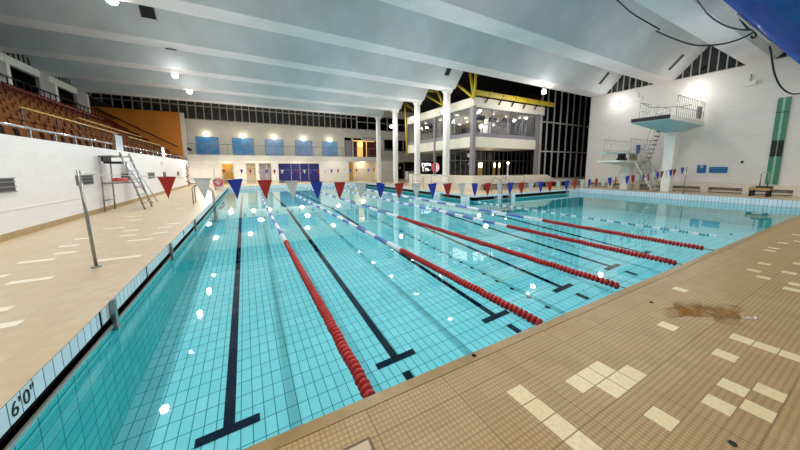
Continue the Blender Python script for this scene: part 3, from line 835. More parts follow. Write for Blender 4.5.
# tall window wall right of the box
GY = 14.55
f = MB()
xs_ = [atY(px, 140, GY).x for px in (541, 546.5, 553, 559.5, 566, 572, 578, 583.5, 589)]
for x in xs_: f.box((x - .05, GY, .4), (x + .05, GY + .14, 9.1), M['mull'])
for z in (2.7, 5.0, .5): f.box((xs_[0], GY, z), (27.2, GY + .1, z + .09), M['mull'])
r = struct(f.build('window_8')); MB().box((xs_[0], GY + .05, .4), (27.3, GY + .07, 9.1), M['glassdark']).build('pane', r)
struct(MB().box((27.4, 12.3, 0), (27.6, YUP, 9.1), M['dark']).build('wall_annexe_right'))
# white low wall and tall parapet in front of it
b = MB(); b.box((21.4, 13.9, 0), (27.3, 14.2, .52), M['cream']); struct(b.build('trim_7'))
b = MB(); b.prism([(13.2, 13.8, 0), (21.45, 13.8, 0), (21.45, 13.8, .56), (20.6, 13.8, .9), (13.2, 13.8, .96)], (0, .25, 0), M['cream'])
b.box((12.95, 13.8, 0), (13.2, 22.0, .96), M['cream']); struct(b.build('trim_8'))
# low dark red bench along the parapet
e = empty('long_bench', (17.5, 13.55, 0), 'low dark red bench along the foot of the cream parapet', 'bench')
child_mesh(MB().box((13.6, 13.35, .3), (22.6, 13.7, .36), M['curtain']), 'seat', e)
for i in range(8):
    x = 13.8 + i * 1.22; child_mesh(MB().box((x - .03, 13.4, 0), (x + .03, 13.66, .3), M['dark']), 'leg', e)
# reception counter, door side sign
e = empty('reception_counter', (18.6, 31, 0), 'white reception counter beside the black door', 'counter')
a, c = atY(408, 172, 30.5).x, atY(417, 172, 30.5).x
child_mesh(MB().box((a, 30.5, 0), (c + .8, 31.2, 1.0), M['white']), 'front', e); child_mesh(MB().box((a - .05, 30.45, 1.0), (c + .85, 31.25, 1.06), M['white']), 'top', e)
# illuminated sign: white lettering beside a red roundel
SY = 20.6
a_ = atY(421.5, 172.5, SY); c_ = atY(439.5, 162.5, SY)
sx0, sx1, sz0, sz1 = a_.x, c_.x, a_.z, c_.z
e = empty('lit_sign', ((sx0 + sx1) / 2, SY, sz0), 'lit sign with white lettering and a red and white roundel under the glass box', 'sign')
child_mesh(MB().box((sx0 - .1, SY + .02, sz0 - .1), (sx1 + .1, SY + .08, sz1 + .1), M['dark']), 'backing', e)
def bar(mb, u0, v0, u1, v1, mt):
    mb.box((sx0 + (sx1 - sx0) * u0, SY - .01, sz0 + (sz1 - sz0) * v0), (sx0 + (sx1 - sx0) * u1, SY + .02, sz0 + (sz1 - sz0) * v1), mt)
L = MB()
for u0, v0, u1, v1 in ((.02, .62, .05, .92), (.02, .88, .10, .95), (.14, .86, .22, .93), (.13, .70, .16, .88), (.20, .66, .23, .86), (.14, .62, .21, .68), (.27, .62, .30, .95), (.27, .86, .36, .95),
                       (.34, .70, .37, .9), (.40, .66, .52, .9), (.07, .1, .1, .55), (.05, .5, .16, .56), (.2, .38, .3, .44), (.2, .14, .22, .4), (.28, .14, .31, .4), (.34, .14, .37, .42), (.4, .2, .47, .26)):
    bar(L, u0, v0, u1, v1, M['e_logo'])
child_mesh(L, 'lettering', e, 'white lettering')
cxc = sx0 + (sx1 - sx0) * .76; czc = (sz0 + sz1) / 2; R_ = (sx1 - sx0) * .235
def ring(mb, r0, r1, a0, a1, mt, yy, n=20):
    for i in range(n):
        t0 = a0 + (a1 - a0) * i / n; t1 = a0 + (a1 - a0) * (i + 1) / n
        P = lambda r, t: (cxc + r * math.cos(t), yy, czc + r * math.sin(t))
        mb.face([P(r0, t0), P(r1, t0), P(r1, t1), P(r0, t1)], mt)
Rr = MB(); ring(Rr, 0, R_, 0, 2 * PI, M['e_logor'], SY - .012); child_mesh(Rr, 'red_disc', e, 'red disc')
Rw = MB(); ring(Rw, R_ * .74, R_ * .9, -1.3, 1.3, M['e_logo'], SY - .016); ring(Rw, R_ * .28, R_ * .52, -1.4, 1.4, M['e_logo'], SY - .016); child_mesh(Rw, 'white_arcs', e, 'white arcs')

# yellow roof steelwork of the annexe
def truss(lab, segs_, r=.09):
    c = Vector(segs_[0][0]); e = empty('roof_truss', c, lab, 'truss', 'yellow roof steelwork')
    for a, d in segs_:
        child_mesh(MB().tube([a, d], r, M['yellow'], 6), 'member', e)
    return e
tz = 6.2
e = empty('roof_beam', (17.3, BY0 - .25, 6.12), 'long yellow steel beam along the top of the glass box', 'beam')
child_mesh(MB().box((13.2, BY0 - .32, 6.12), (21.4, BY0 - .18, 6.36), M['yellow']), 'web', e)
child_mesh(MB().box((13.2, BY0 - .4, 6.34), (21.4, BY0 - .1, 6.4), M['yellow']), 'flange', e)
for i in range(6):
    x = 14.6 + i * 1.25
    child_mesh(MB().tube([(x + .12, BY0 - .42, 6.75), (x - .3, BY0 - .15, 5.75)], .05, M['darkmetal'], 6), 'hanger', e)
N1 = atY(474, 98, 14.1)
truss('yellow steel struts fanning up from the near corner of the glass box', [(N1, atY(468, 60, 15)), (N1, atY(477, 60, 13.9)), (N1, atY(452, 80, 16.5))])
N2 = atY(444, 106, 17.8)
truss('yellow steel struts between the two nearest white columns', [(N2, atY(426, 95, 20.5)), (N2, atY(436, 88, 18.5)), (atY(427, 90.5, 19.5), atY(438, 92, 19.5))])
N3 = atY(407, 131, 23)
truss('yellow steel post and brace left of the second white column', [(atY(407, 155, 23), atY(405, 98, 23)), (atY(406, 104, 23), atY(418, 114, 23))])

# ------------------------------------------------------------------ diving end
PX0, PX1, PY0, PY1, PZ = 18.6, 23.3, 6.15, 7.75, 4.02
e = empty('diving_platform', (21.7, 6.95, 0), 'tall white concrete diving platform with side railings, right wall', 'diving platform')
c = MB(); c.hexa([(21.45, 6.78, 0), (21.95, 6.78, 0), (21.95, 7.18, 0), (21.45, 7.18, 0), (21.4, 6.72, 3.45), (22.05, 6.72, 3.45), (22.05, 7.22, 3.45), (21.4, 7.22, 3.45)], M['white'])
child_mesh(c, 'column', e, bevel=.03)
s = MB(); s.box((PX0, PY0, PZ - .2), (PX1, PY1, PZ), M['white']); slab = child_mesh(s, 'slab', e)
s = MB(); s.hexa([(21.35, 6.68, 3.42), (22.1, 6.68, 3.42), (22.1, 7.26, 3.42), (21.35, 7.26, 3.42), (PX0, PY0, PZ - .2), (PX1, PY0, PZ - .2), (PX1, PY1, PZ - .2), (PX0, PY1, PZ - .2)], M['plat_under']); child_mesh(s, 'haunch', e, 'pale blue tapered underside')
child_mesh(MB().box((PX0 - .03, PY0 - .01, PZ - .17), (PX0, PY1, PZ + .02), M['darkmetal']), 'front_edge', slab, 'dark front edge')
def rails(root, y, x0, x1, z0, hts, nb, mt='chrome', r=.018):
    for h in hts: child_mesh(MB().tube([(x0, y, z0 + h), (x1, y, z0 + h)], r, M[mt], 6), 'rail', root)
    for i in range(nb):
        x = x0 + (x1 - x0) * i / (nb - 1); child_mesh(MB().tube([(x, y, z0), (x, y, z0 + max(hts))], r * .55 if 0 < i < nb - 1 else r, M[mt], 6), 'baluster', root)
rails(e, PY0 + .06, 19.5, 23.2, PZ, (1.05, .5), 15)
rails(e, PY1 - .06, 19.3, 23.2, PZ, (.95, .5), 13)
child_mesh(MB().tube([(19.3, PY1 - .06, PZ + .95), (19.9, PY1 - .3, PZ + .7), (20.6, PY0 + .3, PZ + .62), (21.3, PY0 + .06, PZ + .75)], .022, M['grey'], 6), 'chain', e)
child_mesh(MB().box((22.3, PY0 + .02, PZ + .12), (22.75, PY0 + .1, PZ + .75), M['grey']), 'sign_board', e, 'grey board')
LX0, LX1, LY0, LY1, LZ = 19.3, 23.3, 8.45, 9.65, 1.86
e = empty('low_diving_platform', (21.9, 9.05, 0), 'low white diving platform on one pier with caged railings', 'diving platform')
child_mesh(MB().hexa([(21.55, 8.85, 0), (22.1, 8.85, 0), (22.1, 9.3, 0), (21.55, 9.3, 0), (21.5, 8.82, 1.6), (22.15, 8.82, 1.6), (22.15, 9.3, 1.6), (21.5, 9.3, 1.6)], M['white']), 'column', e, bevel=.02)
child_mesh(MB().box((LX0, LY0, LZ - .1), (LX1, LY1, LZ), M['white']), 'slab', e)
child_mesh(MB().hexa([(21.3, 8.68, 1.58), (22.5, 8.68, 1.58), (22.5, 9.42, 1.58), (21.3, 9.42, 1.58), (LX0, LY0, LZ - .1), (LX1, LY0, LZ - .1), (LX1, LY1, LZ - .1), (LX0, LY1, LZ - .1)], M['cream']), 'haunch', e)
rails(e, LY0 + .05, 20.6, 23.2, LZ, (1.3, .65), 14); rails(e, LY1 - .05, 19.9, 23.2, LZ, (1.3, .65), 16)
child_mesh(MB().box((21.25, LY0 - .01, LZ + .45), (21.75, LY0 + .03, LZ + .95), M['bluesign']), 'sign_board', e, 'small blue board')
sb = child_mesh(MB().box((18.6, 8.8, LZ + .42), (22.9, 9.3, LZ + .47), M['plat_under']), 'springboard', e, 'pale blue springboard')
child_mesh(MB().tube([(20.95, 8.78, LZ + .08), (20.95, 9.32, LZ + .08)], .08, M['darkmetal'], 10).box((20.9, 8.85, LZ + .1), (21.0, 9.25, LZ + .42), M['darkmetal']), 'fulcrum', sb); child_mesh(MB().box((22.4, 8.85, LZ), (22.5, 9.25, LZ + .42), M['tanwood']), 'anchor', sb)
# steep stair up to the tall platform and scaffold stair to the low one
e = empty('steep_stair', (22.6, 8.3, LZ), 'steep open stair with dark treads up to the tall diving platform', 'stair')
A0, A1 = Vector((22.55, 8.36, LZ - .2)), Vector((22.55, 7.87, PZ - .02))
for s_ in (-.3, .3): child_mesh(MB().tube([A0 + Vector((s_, 0, 0)), A1 + Vector((s_, 0, 0))], .03, M['white'], 6), 'stringer', e)
for i in range(9):
    q = A0.lerp(A1, (i + .5) / 9); child_mesh(MB().box((q.x - .3, q.y - .08, q.z - .02), (q.x + .3, q.y + .08, q.z + .02), M['darkmetal']), 'tread', e)
for s_ in (-.34, .34): child_mesh(MB().tube([A0 + Vector((s_, .1, .8)), A1 + Vector((s_, .1, .9))], .016, M['chrome'], 6), 'handrail', e)
e = empty('white_stair', (21.4, 8.1, 0), 'white tubular stair from the deck up to the low diving platform', 'stair')
A0, A1 = Vector((21.5, 7.4, 0)), Vector((21.5, 8.42, LZ - .12))
for s_ in (-.35, .35): child_mesh(MB().tube([A0 + Vector((s_, 0, 0)), A1 + Vector((s_, 0, 0))], .03, M['white'], 6), 'stringer', e)
for i in range(8):
    q = A0.lerp(A1, (i + .5) / 8); child_mesh(MB().box((q.x - .35, q.y - .1, q.z - .015), (q.x + .35, q.y + .1, q.z + .015), M['white']), 'tread', e)
for s_ in (-.37, .37):
    for h in (.45, .9): child_mesh(MB().tube([A0 + Vector((s_, 0, h)), A1 + Vector((s_, 0, h))], .018, M['chrome'], 6), 'handrail', e)
    for i in range(5):
        q = A0.lerp(A1, i / 4.0) + Vector((s_, 0, 0)); child_mesh(MB().tube([q, q + Vector((0, 0, .9))], .014, M['chrome'], 6), 'post', e)
# low duct along the right wall
e = empty('wall_duct', (23.4, 6, 0), 'long low cream duct on piers along the foot of the right wall', 'duct')
child_mesh(MB().box((23.25, -1, .3), (23.68, 12.4, .52), M['cream']), 'casing', e); child_mesh(MB().box((23.4, -1, .04), (23.66, 12.4, .12), M['cream']), 'lower_rail', e)
for i in range(9):
    y = -.6 + i * 1.6; child_mesh(MB().box((23.22, y - .16, 0), (23.66, y + .16, .54), M['cream']), 'pier', e)
# blue signs with white pictogram and lines of lettering
def wall_sign(px0, py0, px1, py1, name, lab, picto):
    a = atX(px0, py0, XWR - .03); c = atX(px1, py1, XWR - .03)
    y0, y1 = min(a.y, c.y), max(a.y, c.y); z0, z1 = min(a.z, c.z), max(a.z, c.z)
    e = empty(name, (XWR - .02, (y0 + y1) / 2, z0), lab, 'sign', 'blue signs on the right wall')
    child_mesh(MB().box((XWR - .03, y0, z0), (XWR - .005, y1, z1), M['bluesign']), 'panel', e)
    t = MB(); w_ = y1 - y0; h_ = z1 - z0
    if picto:
        t.torus((XWR - .034, (y0 + y1) / 2, z1 - h_ * .18), .05, .018, M['white'], 'x', 14, 6)
        t.box((XWR - .036, (y0 + y1) / 2 - .05, z0 + h_ * .3), (XWR - .03, (y0 + y1) / 2 + .05, z1 - h_ * .3), M['teal'])
    else:
        for k in range(3): t.box((XWR - .036, y0 + w_ * .08, z0 + h_ * (.2 + .24 * k)), (XWR - .03, y1 - w_ * (.08 + .1 * (k % 2)), z0 + h_ * (.27 + .24 * k)), M['teal'])
    child_mesh(t, 'lettering', e)
wall_sign(697.5, 165, 705.5, 173, 'square_sign', 'small square blue sign on the right wall', True)
wall_sign(709.5, 167, 727, 173, 'wide_sign', 'wide blue sign with faint lines of writing on the right wall', False)
p = atX(742, 163, XWR - .03)
e = empty('notice', (XWR - .02, p.y, p.z), 'small white notice with a dark figure on the right wall near the green boards', 'notice')
child_mesh(MB().box((XWR - .03, p.y - .1, p.z - .16), (XWR + .005, p.y + .1, p.z + .16), M['white']), 'card', e); child_mesh(MB().box((XWR - .036, p.y - .05, p.z - .02), (XWR - .03, p.y + .05, p.z + .12), M['darkmetal']), 'mark', e)
# green springboards standing against the wall
for n, (dy, lab) in enumerate(((.1, 'green springboard stood upright against the wall, farther one'), (-.1, 'green springboard stood upright against the wall, nearer one'))):
    y = 3.52 + dy * 1.02
    e = empty('spare_springboard', (XWR - .12, y, .4), lab, 'springboard', 'green springboards stood against the right wall')
    child_mesh(MB().box((XWR - .1, y - .093, .38), (XWR - .03, y + .093, 4.83), M['green']), 'board', e)
    child_mesh(MB().box((XWR - .115, y - .093, 1.95), (XWR - .1, y + .08, 2.75), M['black']), 'band', e, 'black band')
    s_ = 1 if dy < 0 else -1
    child_mesh(MB().box((XWR - .106, y + s_ * .08 - .02, .38), (XWR - .1, y + s_ * .08 + .014, 4.83), M['mint']), 'edge_strip', e, 'pale mint strip')
    child_mesh(MB().box((XWR - .115, y - .093, 4.1), (XWR - .1, y + .093, 4.14), M['darkmetal']), 'strap', e)
# fulcrum stand on the deck
q = atZ(757, 196, 0)
e = empty('board_stand', (q.x, q.y, 0), 'tan wheeled springboard stand with a chrome loop at the foot of the green boards', 'stand')
child_mesh(MB().box((q.x - .3, q.y - .4, .3), (q.x + .3, q.y + .25, .42), M['tanwood']), 'top', e)
for sx_ in (-.28, .28):
    for s_ in (-.34, .18): child_mesh(MB().box((q.x + sx_ * .85 - .05, q.y + s_ - .05, 0), (q.x + sx_ * .85 + .05, q.y + s_ + .05, .32), M['darkmetal']), 'leg', e)
child_mesh(MB().box((q.x - .25, q.y - .44, .42), (q.x + .1, q.y + .05, .5), M['black']), 'pad', e)
child_mesh(MB().tube([(q.x - .1, q.y - .05, .5), (q.x - .1, q.y - .05, 1.1), (q.x - .1, q.y - .12, 1.18), (q.x - .1, q.y - .22, 1.18), (q.x - .1, q.y - .28, 1.1), (q.x - .1, q.y - .28, .5)], .02, M['chrome'], 8), 'loop', e)

# wall floodlights and emergency lamps
def flood(name, p, lab, group, facing, mat='e_white', r=.16):
    e = empty(name, p, lab, 'lamp', group)
    child_mesh(MB().sphere(p, r, M[mat], 14, 10, (1, 1, .75)), 'lens', e)
    d = Vector(facing)
    a = Vector(p) + d * .12; b_ = Vector(p) + d * .3
    child_mesh(MB().tube([a, b_], r * .75, M['grey'], 10), 'housing', e)
    return e
flood('wall_floodlight', atX(616, 102, XWR - .3), 'bright floodlight high on the right wall, left of the tall platform', 'floodlights on the right wall', (1, 0, 0))
flood('wall_floodlight', atX(694, 90, XWR - .3), 'bright floodlight high on the right wall above the tall platform', 'floodlights on the right wall', (1, 0, 0))
for n, (k, px, py) in enumerate(((3, 443.5, 112), (4, 412.5, 118.6), (5, 391.5, 126.5))):
    y = yv(k) - .32; p = atY(px, py, y)
    flood('column_floodlight', (min(p.x, 12.5), y, p.z), 'bright floodlight on the %s white column beside the pool' % ['nearest', 'second', 'third'][n], 'floodlights on the white columns', (0, 1, 0), r=(.16, .13, .15)[n])
p = atY(544, 92, YEND - .1)
flood('hanging_floodlight', p, 'bright floodlight hanging under the roof edge before the tall windows', None, (0, 0, 1))
for n, (px, py, z, lab) in enumerate(((112, .5, 6.68, 'warm floodlight under the roof at the top left'), (175, 76, 6.68, 'floodlight under the roof above the stand, nearer of two'), (189.5, 92, 6.68, 'floodlight under the roof above the stand, farther of two'))):
    flood('roof_floodlight', atZ(px, py, z), lab, 'floodlights under the roof on the left', (0, 0, 1), 'e_white', .15)
for n, (px, py) in enumerate(((638, 99), (750, 83), (563, 119))):
    X_ = XWR - .1
    if n == 2: continue
    p = atX(px, py, X_)
    e = empty('emergency_light', p, ['small pale emergency light high on the right wall, left of the platform', 'small pale emergency light high on the right wall, nearer the blue tube'][n], 'lamp', 'emergency lights on the right wall')
    child_mesh(MB().box((X_ - .05, p.y - .22, p.z - .12), (X_ + .105, p.y + .22, p.z + .1), M['white']), 'box', e); child_mesh(MB().tube([(X_ + .05, p.y, p.z + .1), (X_ + .05, p.y, p.z + .45)], .015, M['darkmetal'], 6), 'conduit', e)
# small dark vents in the roof slabs
for n, (px, py, lab) in enumerate(((147, 9, 'black square vent in the roof slab at the top left'), (171, 49, 'narrow dark slot vent in the roof slab over the stand'), (448, 71, 'dark square vent in the roof slab above the first column'),
                             (604, 78, 'dark slot vent in the roof slab by the right gable, farther one'), (676, 62, 'dark slot vent in the roof slab by the right gable, nearer one'))):
    p, sl = roof_hit(px, py); a = math.atan(sl)
    w_ = (.22, .18, .16, .1, .1)[n]; l_ = (.3, .08, .26, .4, .42)[n]
    o = MB().box((-w_, -l_, -.02), (w_, l_, .02), M['black']).torus((0, 0, -.02), .01, .005, M['black'], 'z', 6, 4)
    o = MB().box((-w_, -l_, -.02), (w_, l_, .02), M['black']).box((-w_ - .02, -l_ - .02, -.03), (-w_, l_ + .02, .02), M['grey']).box((w_, -l_ - .02, -.03), (w_ + .02, l_ + .02, .02), M['grey'])
    o = o.build('roof_vent', loc=p - Vector((0, 0, .02))); o.rotation_euler.x = a
    tag(o, lab, 'vent', 'dark vents in the roof slabs')

# ------------------------------------------------------------------ left deck furniture
for n, (a, c) in enumerate(((9.3, 9.81), (12.47, 13.57), (16.1, 17.3), (19.85, 21.05), (23.0, 23.7), (27.2, 27.9))):
    e = empty('wall_vent', (XWL, (a + c) / 2, 1.02), 'dark louvred vent in the white brick wall, %s from the near end' % ['first', 'second', 'third', 'fourth', 'fifth', 'sixth'][n], 'vent', 'louvred vents in the white brick wall')
    child_mesh(MB().box((XWL - .01, a, 1.03), (XWL + .012, c, 1.33), plain('vent_grey_%d' % n, '4b4a4c', .6)), 'grille', e)
    f = MB()
    for z in (1.02, 1.13, 1.24, 1.32): f.box((XWL, a - .02, z), (XWL + .03, c + .02, z + .02), M['grey'])
    child_mesh(f, 'louvre', e)
# post for the flags
def flag_post(p, h, lab, lean=0):
    e = empty('flag_post', p, lab, 'post', 'posts that carry the flag line')
    child_mesh(MB().tube([p, (p[0] + lean, p[1], h)], .021, M['steel'], 10), 'tube', e)
    child_mesh(MB().tube([p, (p[0], p[1], .02)], .06, M['steel'], 12), 'socket', e)
flag_post((-2.14, 5.95, 0), 1.5, 'grey steel post on the left deck near the pool edge', -.04)
flag_post((20.8, 5.95, 0), 1.45, 'steel flag post on the far right deck near the green boards')
# bunting
def bunting(name, lab, y, x0, x1, start, pitch, n, zf, w_, h_, group):
    e = empty(name, (x0, y, zf(x0)), lab, 'bunting', group)
    N = 40; child_mesh(MB().tube([(x0 + (x1 - x0) * i / N, y, zf(x0 + (x1 - x0) * i / N)) for i in range(N + 1)], .006, M['rope'], 5), 'cord', e)
    proto = {}
    for k in range(n):
        x = start + pitch * k; c = ('red', 'white', 'blue')[k % 3]
        if c not in proto:
            b = MB(); rows_ = 4
            m_ = M['f' + c]
            for i in range(rows_):
                t0, t1 = i / rows_, (i + 1) / rows_
                a0, a1 = w_ / 2 * (1 - t0), w_ / 2 * (1 - t1); d0, d1 = .02 * math.sin(t0 * 3), .02 * math.sin(t1 * 3)
                b.face([(-a0, d0, -h_ * t0), (a0, -d0, -h_ * t0), (a1, -d1, -h_ * t1), (-a1, d1, -h_ * t1)] if a1 > 1e-4 else [(-a0, d0, -h_ * t0), (a0, -d0, -h_ * t0), (0, 0, -h_)], m_, True)
            b.box((-w_ / 2, -.008, -.012), (w_ / 2, .008, .012), m_)
            o = b.build('flag', e); proto[c] = o
        else: o = copy_obj(proto[c], e)
        o.location = (x - x0, 0, zf(x) - zf(x0)); o['label'] = c + ' pennant'
        o.rotation_euler = (random.uniform(-.06, .06), random.uniform(-.05, .05), random.uniform(-.25, .25))
bunting('bunting_line', 'line of red, white and blue pennants across the near part of the pool', 5.95, -2.12, 20.76, -1.16, .487, 45, lambda x: 1.0 + .45 * ((x - 9.3) / 11.5) ** 2, .25, .37, 'pennant lines over the pool')
bunting('bunting_line', 'far line of small pennants in front of the changing cubicles', 24.0, -1.97, 11.17, -1.4, .56, 22, lambda x: 1.38 + .1 * ((x - 4.6) / 6.5) ** 2, .2, .34, 'pennant lines over the pool')
for x, l in ((-2.0, 'thin steel post at the left of the far pennant line'), (11.2, 'thin steel post at the right of the far pennant line')):
    e = empty('pennant_post', (x, 24, 0), l, 'post', 'posts of the far pennant line')
    child_mesh(MB().tube([(x, 24, 0), (x, 24, 1.52)], .02, M['steel'], 8), 'tube', e); child_mesh(MB().tube([(x, 24, 0), (x, 24, .03)], .05, M['steel'], 8), 'socket', e)
# lifeguard chair
q = Vector((-4.1, 14.3, 0))
e = empty('lifeguard_chair', q, 'tall steel lifeguard chair with ladder and black seat by the left wall', 'chair')
def T(name, pts, r=.025, mt='steel', lab=None): child_mesh(MB().tube(pts, r, M[mt], 8), name, e, lab)
for y in (13.85, 14.75):
    T('leg', [(-4.55, y, 0), (-4.5, y, 1.98)]); T('leg', [(-3.45, y, 0), (-3.95, y, 2.12)], .03); T('armrest', [(-4.5, y, 1.98), (-3.9, y, 2.0)])
    T('brace', [(-4.53, y, 1.0), (-3.7, y, 1.02)], .015)
T('crossbar', [(-4.52, 13.85, 1.98), (-4.52, 14.75, 1.98)]); T('crossbar', [(-4.53, 13.85, .4), (-4.53, 14.75, .4)]); T('crossbar', [(-4.53, 13.85, 1.02), (-4.53, 14.75, 1.02)])
for i in range(6):
    z = .25 + i * .3; x = -3.45 - .5 * z / 2.12; child_mesh(MB().box((x - .06, 13.86, z - .02), (x + .06, 14.74, z + .02), M['chrome']), 'rung', e)
child_mesh(MB().box((-4.45, 13.95, 1.72), (-3.98, 14.65, 1.8), M['black']), 'seat', e, 'black seat pad')
child_mesh(MB().box((-4.5, 13.95, 1.8), (-4.44, 14.65, 2.0), M['black']), 'backrest', e, 'black backrest')
# red rescue torpedo hanging on the frame
o = MB().tube([(-4.35, 14.2, 1.12), (-4.3, 14.3, 1.13), (-4.25, 14.6, 1.12), (-4.2, 15.0, 1.1), (-4.2, 15.1, 1.1)], .07, M['lifered'], 10, radii=[.03, .08, .08, .08, .03]).build('rescue_tube')
tag(o, 'red rescue float hanging on the lifeguard chair frame', 'rescue float')
# white sledge-like ladder leaning beside it
e = empty('leaning_board', (-4.2, 16.6, 0), 'pale folded board and frame leaning on the wall beyond the lifeguard chair', 'frame')
for y in (16.2, 17.0): child_mesh(MB().tube([(-3.75, y, 0), (-4.55, y, 1.95)], .025, M['chrome'], 8), 'side_rail', e)
child_mesh(MB().hexa([(-3.95, 16.25, .5), (-3.95, 16.95, .5), (-4.0, 16.95, .5), (-4.0, 16.25, .5), (-4.5, 16.25, 1.85), (-4.5, 16.95, 1.85), (-4.55, 16.95, 1.85), (-4.55, 16.25, 1.85)], plain('pale_lilac', 'd2d3e2', .4)), 'board', e)
# small first-aid notice
o = MB().box((XWL, 22.6, 1.72), (XWL + .02, 23.2, 2.05), M['white']).box((XWL + .02, 22.75, 1.8), (XWL + .025, 23.05, 1.97), plain('notice_pink', 'd9a8a0', .5)).build('wall_notice')
tag(o, 'small white notice with a pink panel on the white brick wall', 'notice')
# pool ladder handrails, left edge
def ladder(x, y0, y1, d, lab, h=.85):
    """handrails stand on the deck at distance d from the water side"""
    e = empty('pool_ladder', (x, (y0 + y1) / 2, 0), lab, 'ladder', 'steel pool ladders')
    for y in (y0, y1):
        child_mesh(MB().tube([(x - d, y, 0), (x - d, y, h * .8), (x - d * .85, y, h * .95), (x - d * .6, y, h), (x - d * .25, y, h * .93), (x + .1, y, h * .6), (x + .12, y, 0), (x + .12, y, -.9)], .022, M['steel'], 8), 'handrail', e)
    for z in (-.35, -.6, -.85): child_mesh(MB().box((x + .06, y0, z - .015), (x + .18, y1, z + .015), M['steel']), 'tread', e)
ladder(XL, 14.75, 15.35, .6, 'steel pool ladder on the left pool edge below the second pennant')
# steps in from the far deck
def ladder_y(xa, xb, y, lab, h=.9):
    e = empty('pool_ladder', ((xa + xb) / 2, y, 0), lab, 'ladder', 'steel pool ladders')
    for x in (xa, xb):
        child_mesh(MB().tube([(x, y + .7, 0), (x, y + .65, h * .85), (x, y + .45, h), (x, y + .2, h * .95), (x, y - .1, h * .7), (x, y - .12, -.9)], .022, M['steel'], 8), 'handrail', e)
    for z in (-.35, -.6, -.85): child_mesh(MB().box((xa, y - .18, z - .015), (xb, y - .06, z + .015), M['steel']), 'tread', e)
ladder_y(12.6, 13.3, YP, 'steel pool ladder at the far side of the diving pit')
def rail_loop(p0, p1, lab, h=.95):
    e = empty('guard_rail', ((p0[0] + p1[0]) / 2, (p0[1] + p1[1]) / 2, 0), lab, 'railing', 'thin guard rails on the far deck')
    P0, P1 = Vector(p0), Vector(p1); u = Vector((0, 0, h))
    child_mesh(MB().tube([P0, P0 + u * .93, P0.lerp(P1, .06) + u, P0.lerp(P1, .94) + u, P1 + u * .93, P1], .022, M['chrome'], 8), 'hoop', e)
    child_mesh(MB().tube([P0 + u * .5, P1 + u * .5], .018, M['chrome'], 6), 'midrail', e)
rail_loop((11.6, 14.6, 0), (11.6, 16.6, 0), 'thin steel guard rail on the far deck before the nearest white column')
rail_loop((11.6, 17.6, 0), (11.6, 19.2, 0), 'thin steel guard rail on the far deck between the white columns')
rail_loop((14.6, 12.6, 0), (16.4, 12.6, 0), 'thin steel guard rail in front of the long bench')
# lifebuoy on its stand
p = atY(218, 182, 25.0)
e = empty('lifebuoy', (p.x, 25.0, p.z), 'red and white lifebuoy ring at the far left end of the deck', 'lifebuoy')
child_mesh(MB().torus((p.x, 25, p.z), .25, .085, M['lifered'], 'y', 24, 10), 'ring', e)
bd = MB()
for a in (0, PI / 2, PI, 1.5 * PI): bd.torus((p.x + .25 * math.cos(a), 25, p.z + .25 * math.sin(a)), .088, .014, M['white'], 'z' if abs(math.sin(a)) < .5 else 'x', 12, 5)
child_mesh(bd, 'band', e, 'white bands')
e = empty('lifebuoy_stand', (p.x, 25.15, 0), 'short white stand behind the lifebuoy ring', 'stand')
child_mesh(MB().box((p.x - .32, 25.12, 0), (p.x + .32, 25.2, p.z + .12), M['white']), 'board', e); child_mesh(MB().box((p.x - .3, 25.05, 0), (p.x + .3, 25.35, .04), M['white']), 'foot', e)
# coiled red rope on a stand in the left corner
p = atX(188.5, 183, -4.3)
e = empty('rope_rack', (p.x, p.y, 0), 'red and white rope hung on a rack in the left corner', 'rope rack')
pts = [(p.x + .1 * math.sin(i * 2.1), p.y + .25 * math.cos(i * 1.3), .35 + i * .07) for i in range(22)]
child_mesh(MB().tube(pts, .05, plain('speckled_rope', 'c98f8c', .7, var=.4, scale=12), 8), 'rope', e)
child_mesh(MB().tube([(p.x, p.y, 0), (p.x, p.y, 1.95)], .03, M['steel'], 8), 'pole', e); child_mesh(MB().tube([(p.x, p.y, .3), (p.x + 1.0, p.y - .2, .3)], .03, M['darkmetal'], 8), 'arm', e)
child_mesh(MB().tube([(p.x + .98, p.y - .2, 0), (p.x + .98, p.y - .2, .3)], .025, M['steel'], 8), 'leg', e)
# recessed hand grips on the left pool side
for n, y in enumerate((4.25, 7.1, 10.2)):
    e = empty('edge_grip', (XL + .03, y, 0), ['grey steel grip on the left pool edge, nearest', 'grey steel grip on the left pool edge, second along', 'grey steel grip on the left pool edge, third along'][n], 'grip', 'steel grips on the left pool edge')
    child_mesh(MB().box((XL + .01, y - .035, -.3), (XL + .05, y + .035, .02), M['steel']), 'bar', e); child_mesh(MB().box((XL + .01, y - .05, -.33), (XL + .06, y + .05, -.29), M['steel']), 'foot', e)
for n, y in enumerate((4.0, 5.6, 8.6)):
    struct(MB().box((XL - .002, y - .012, GT), (XL + .006, y + .012, 0), M['navy']).build('trim_%d' % (30 + n)))
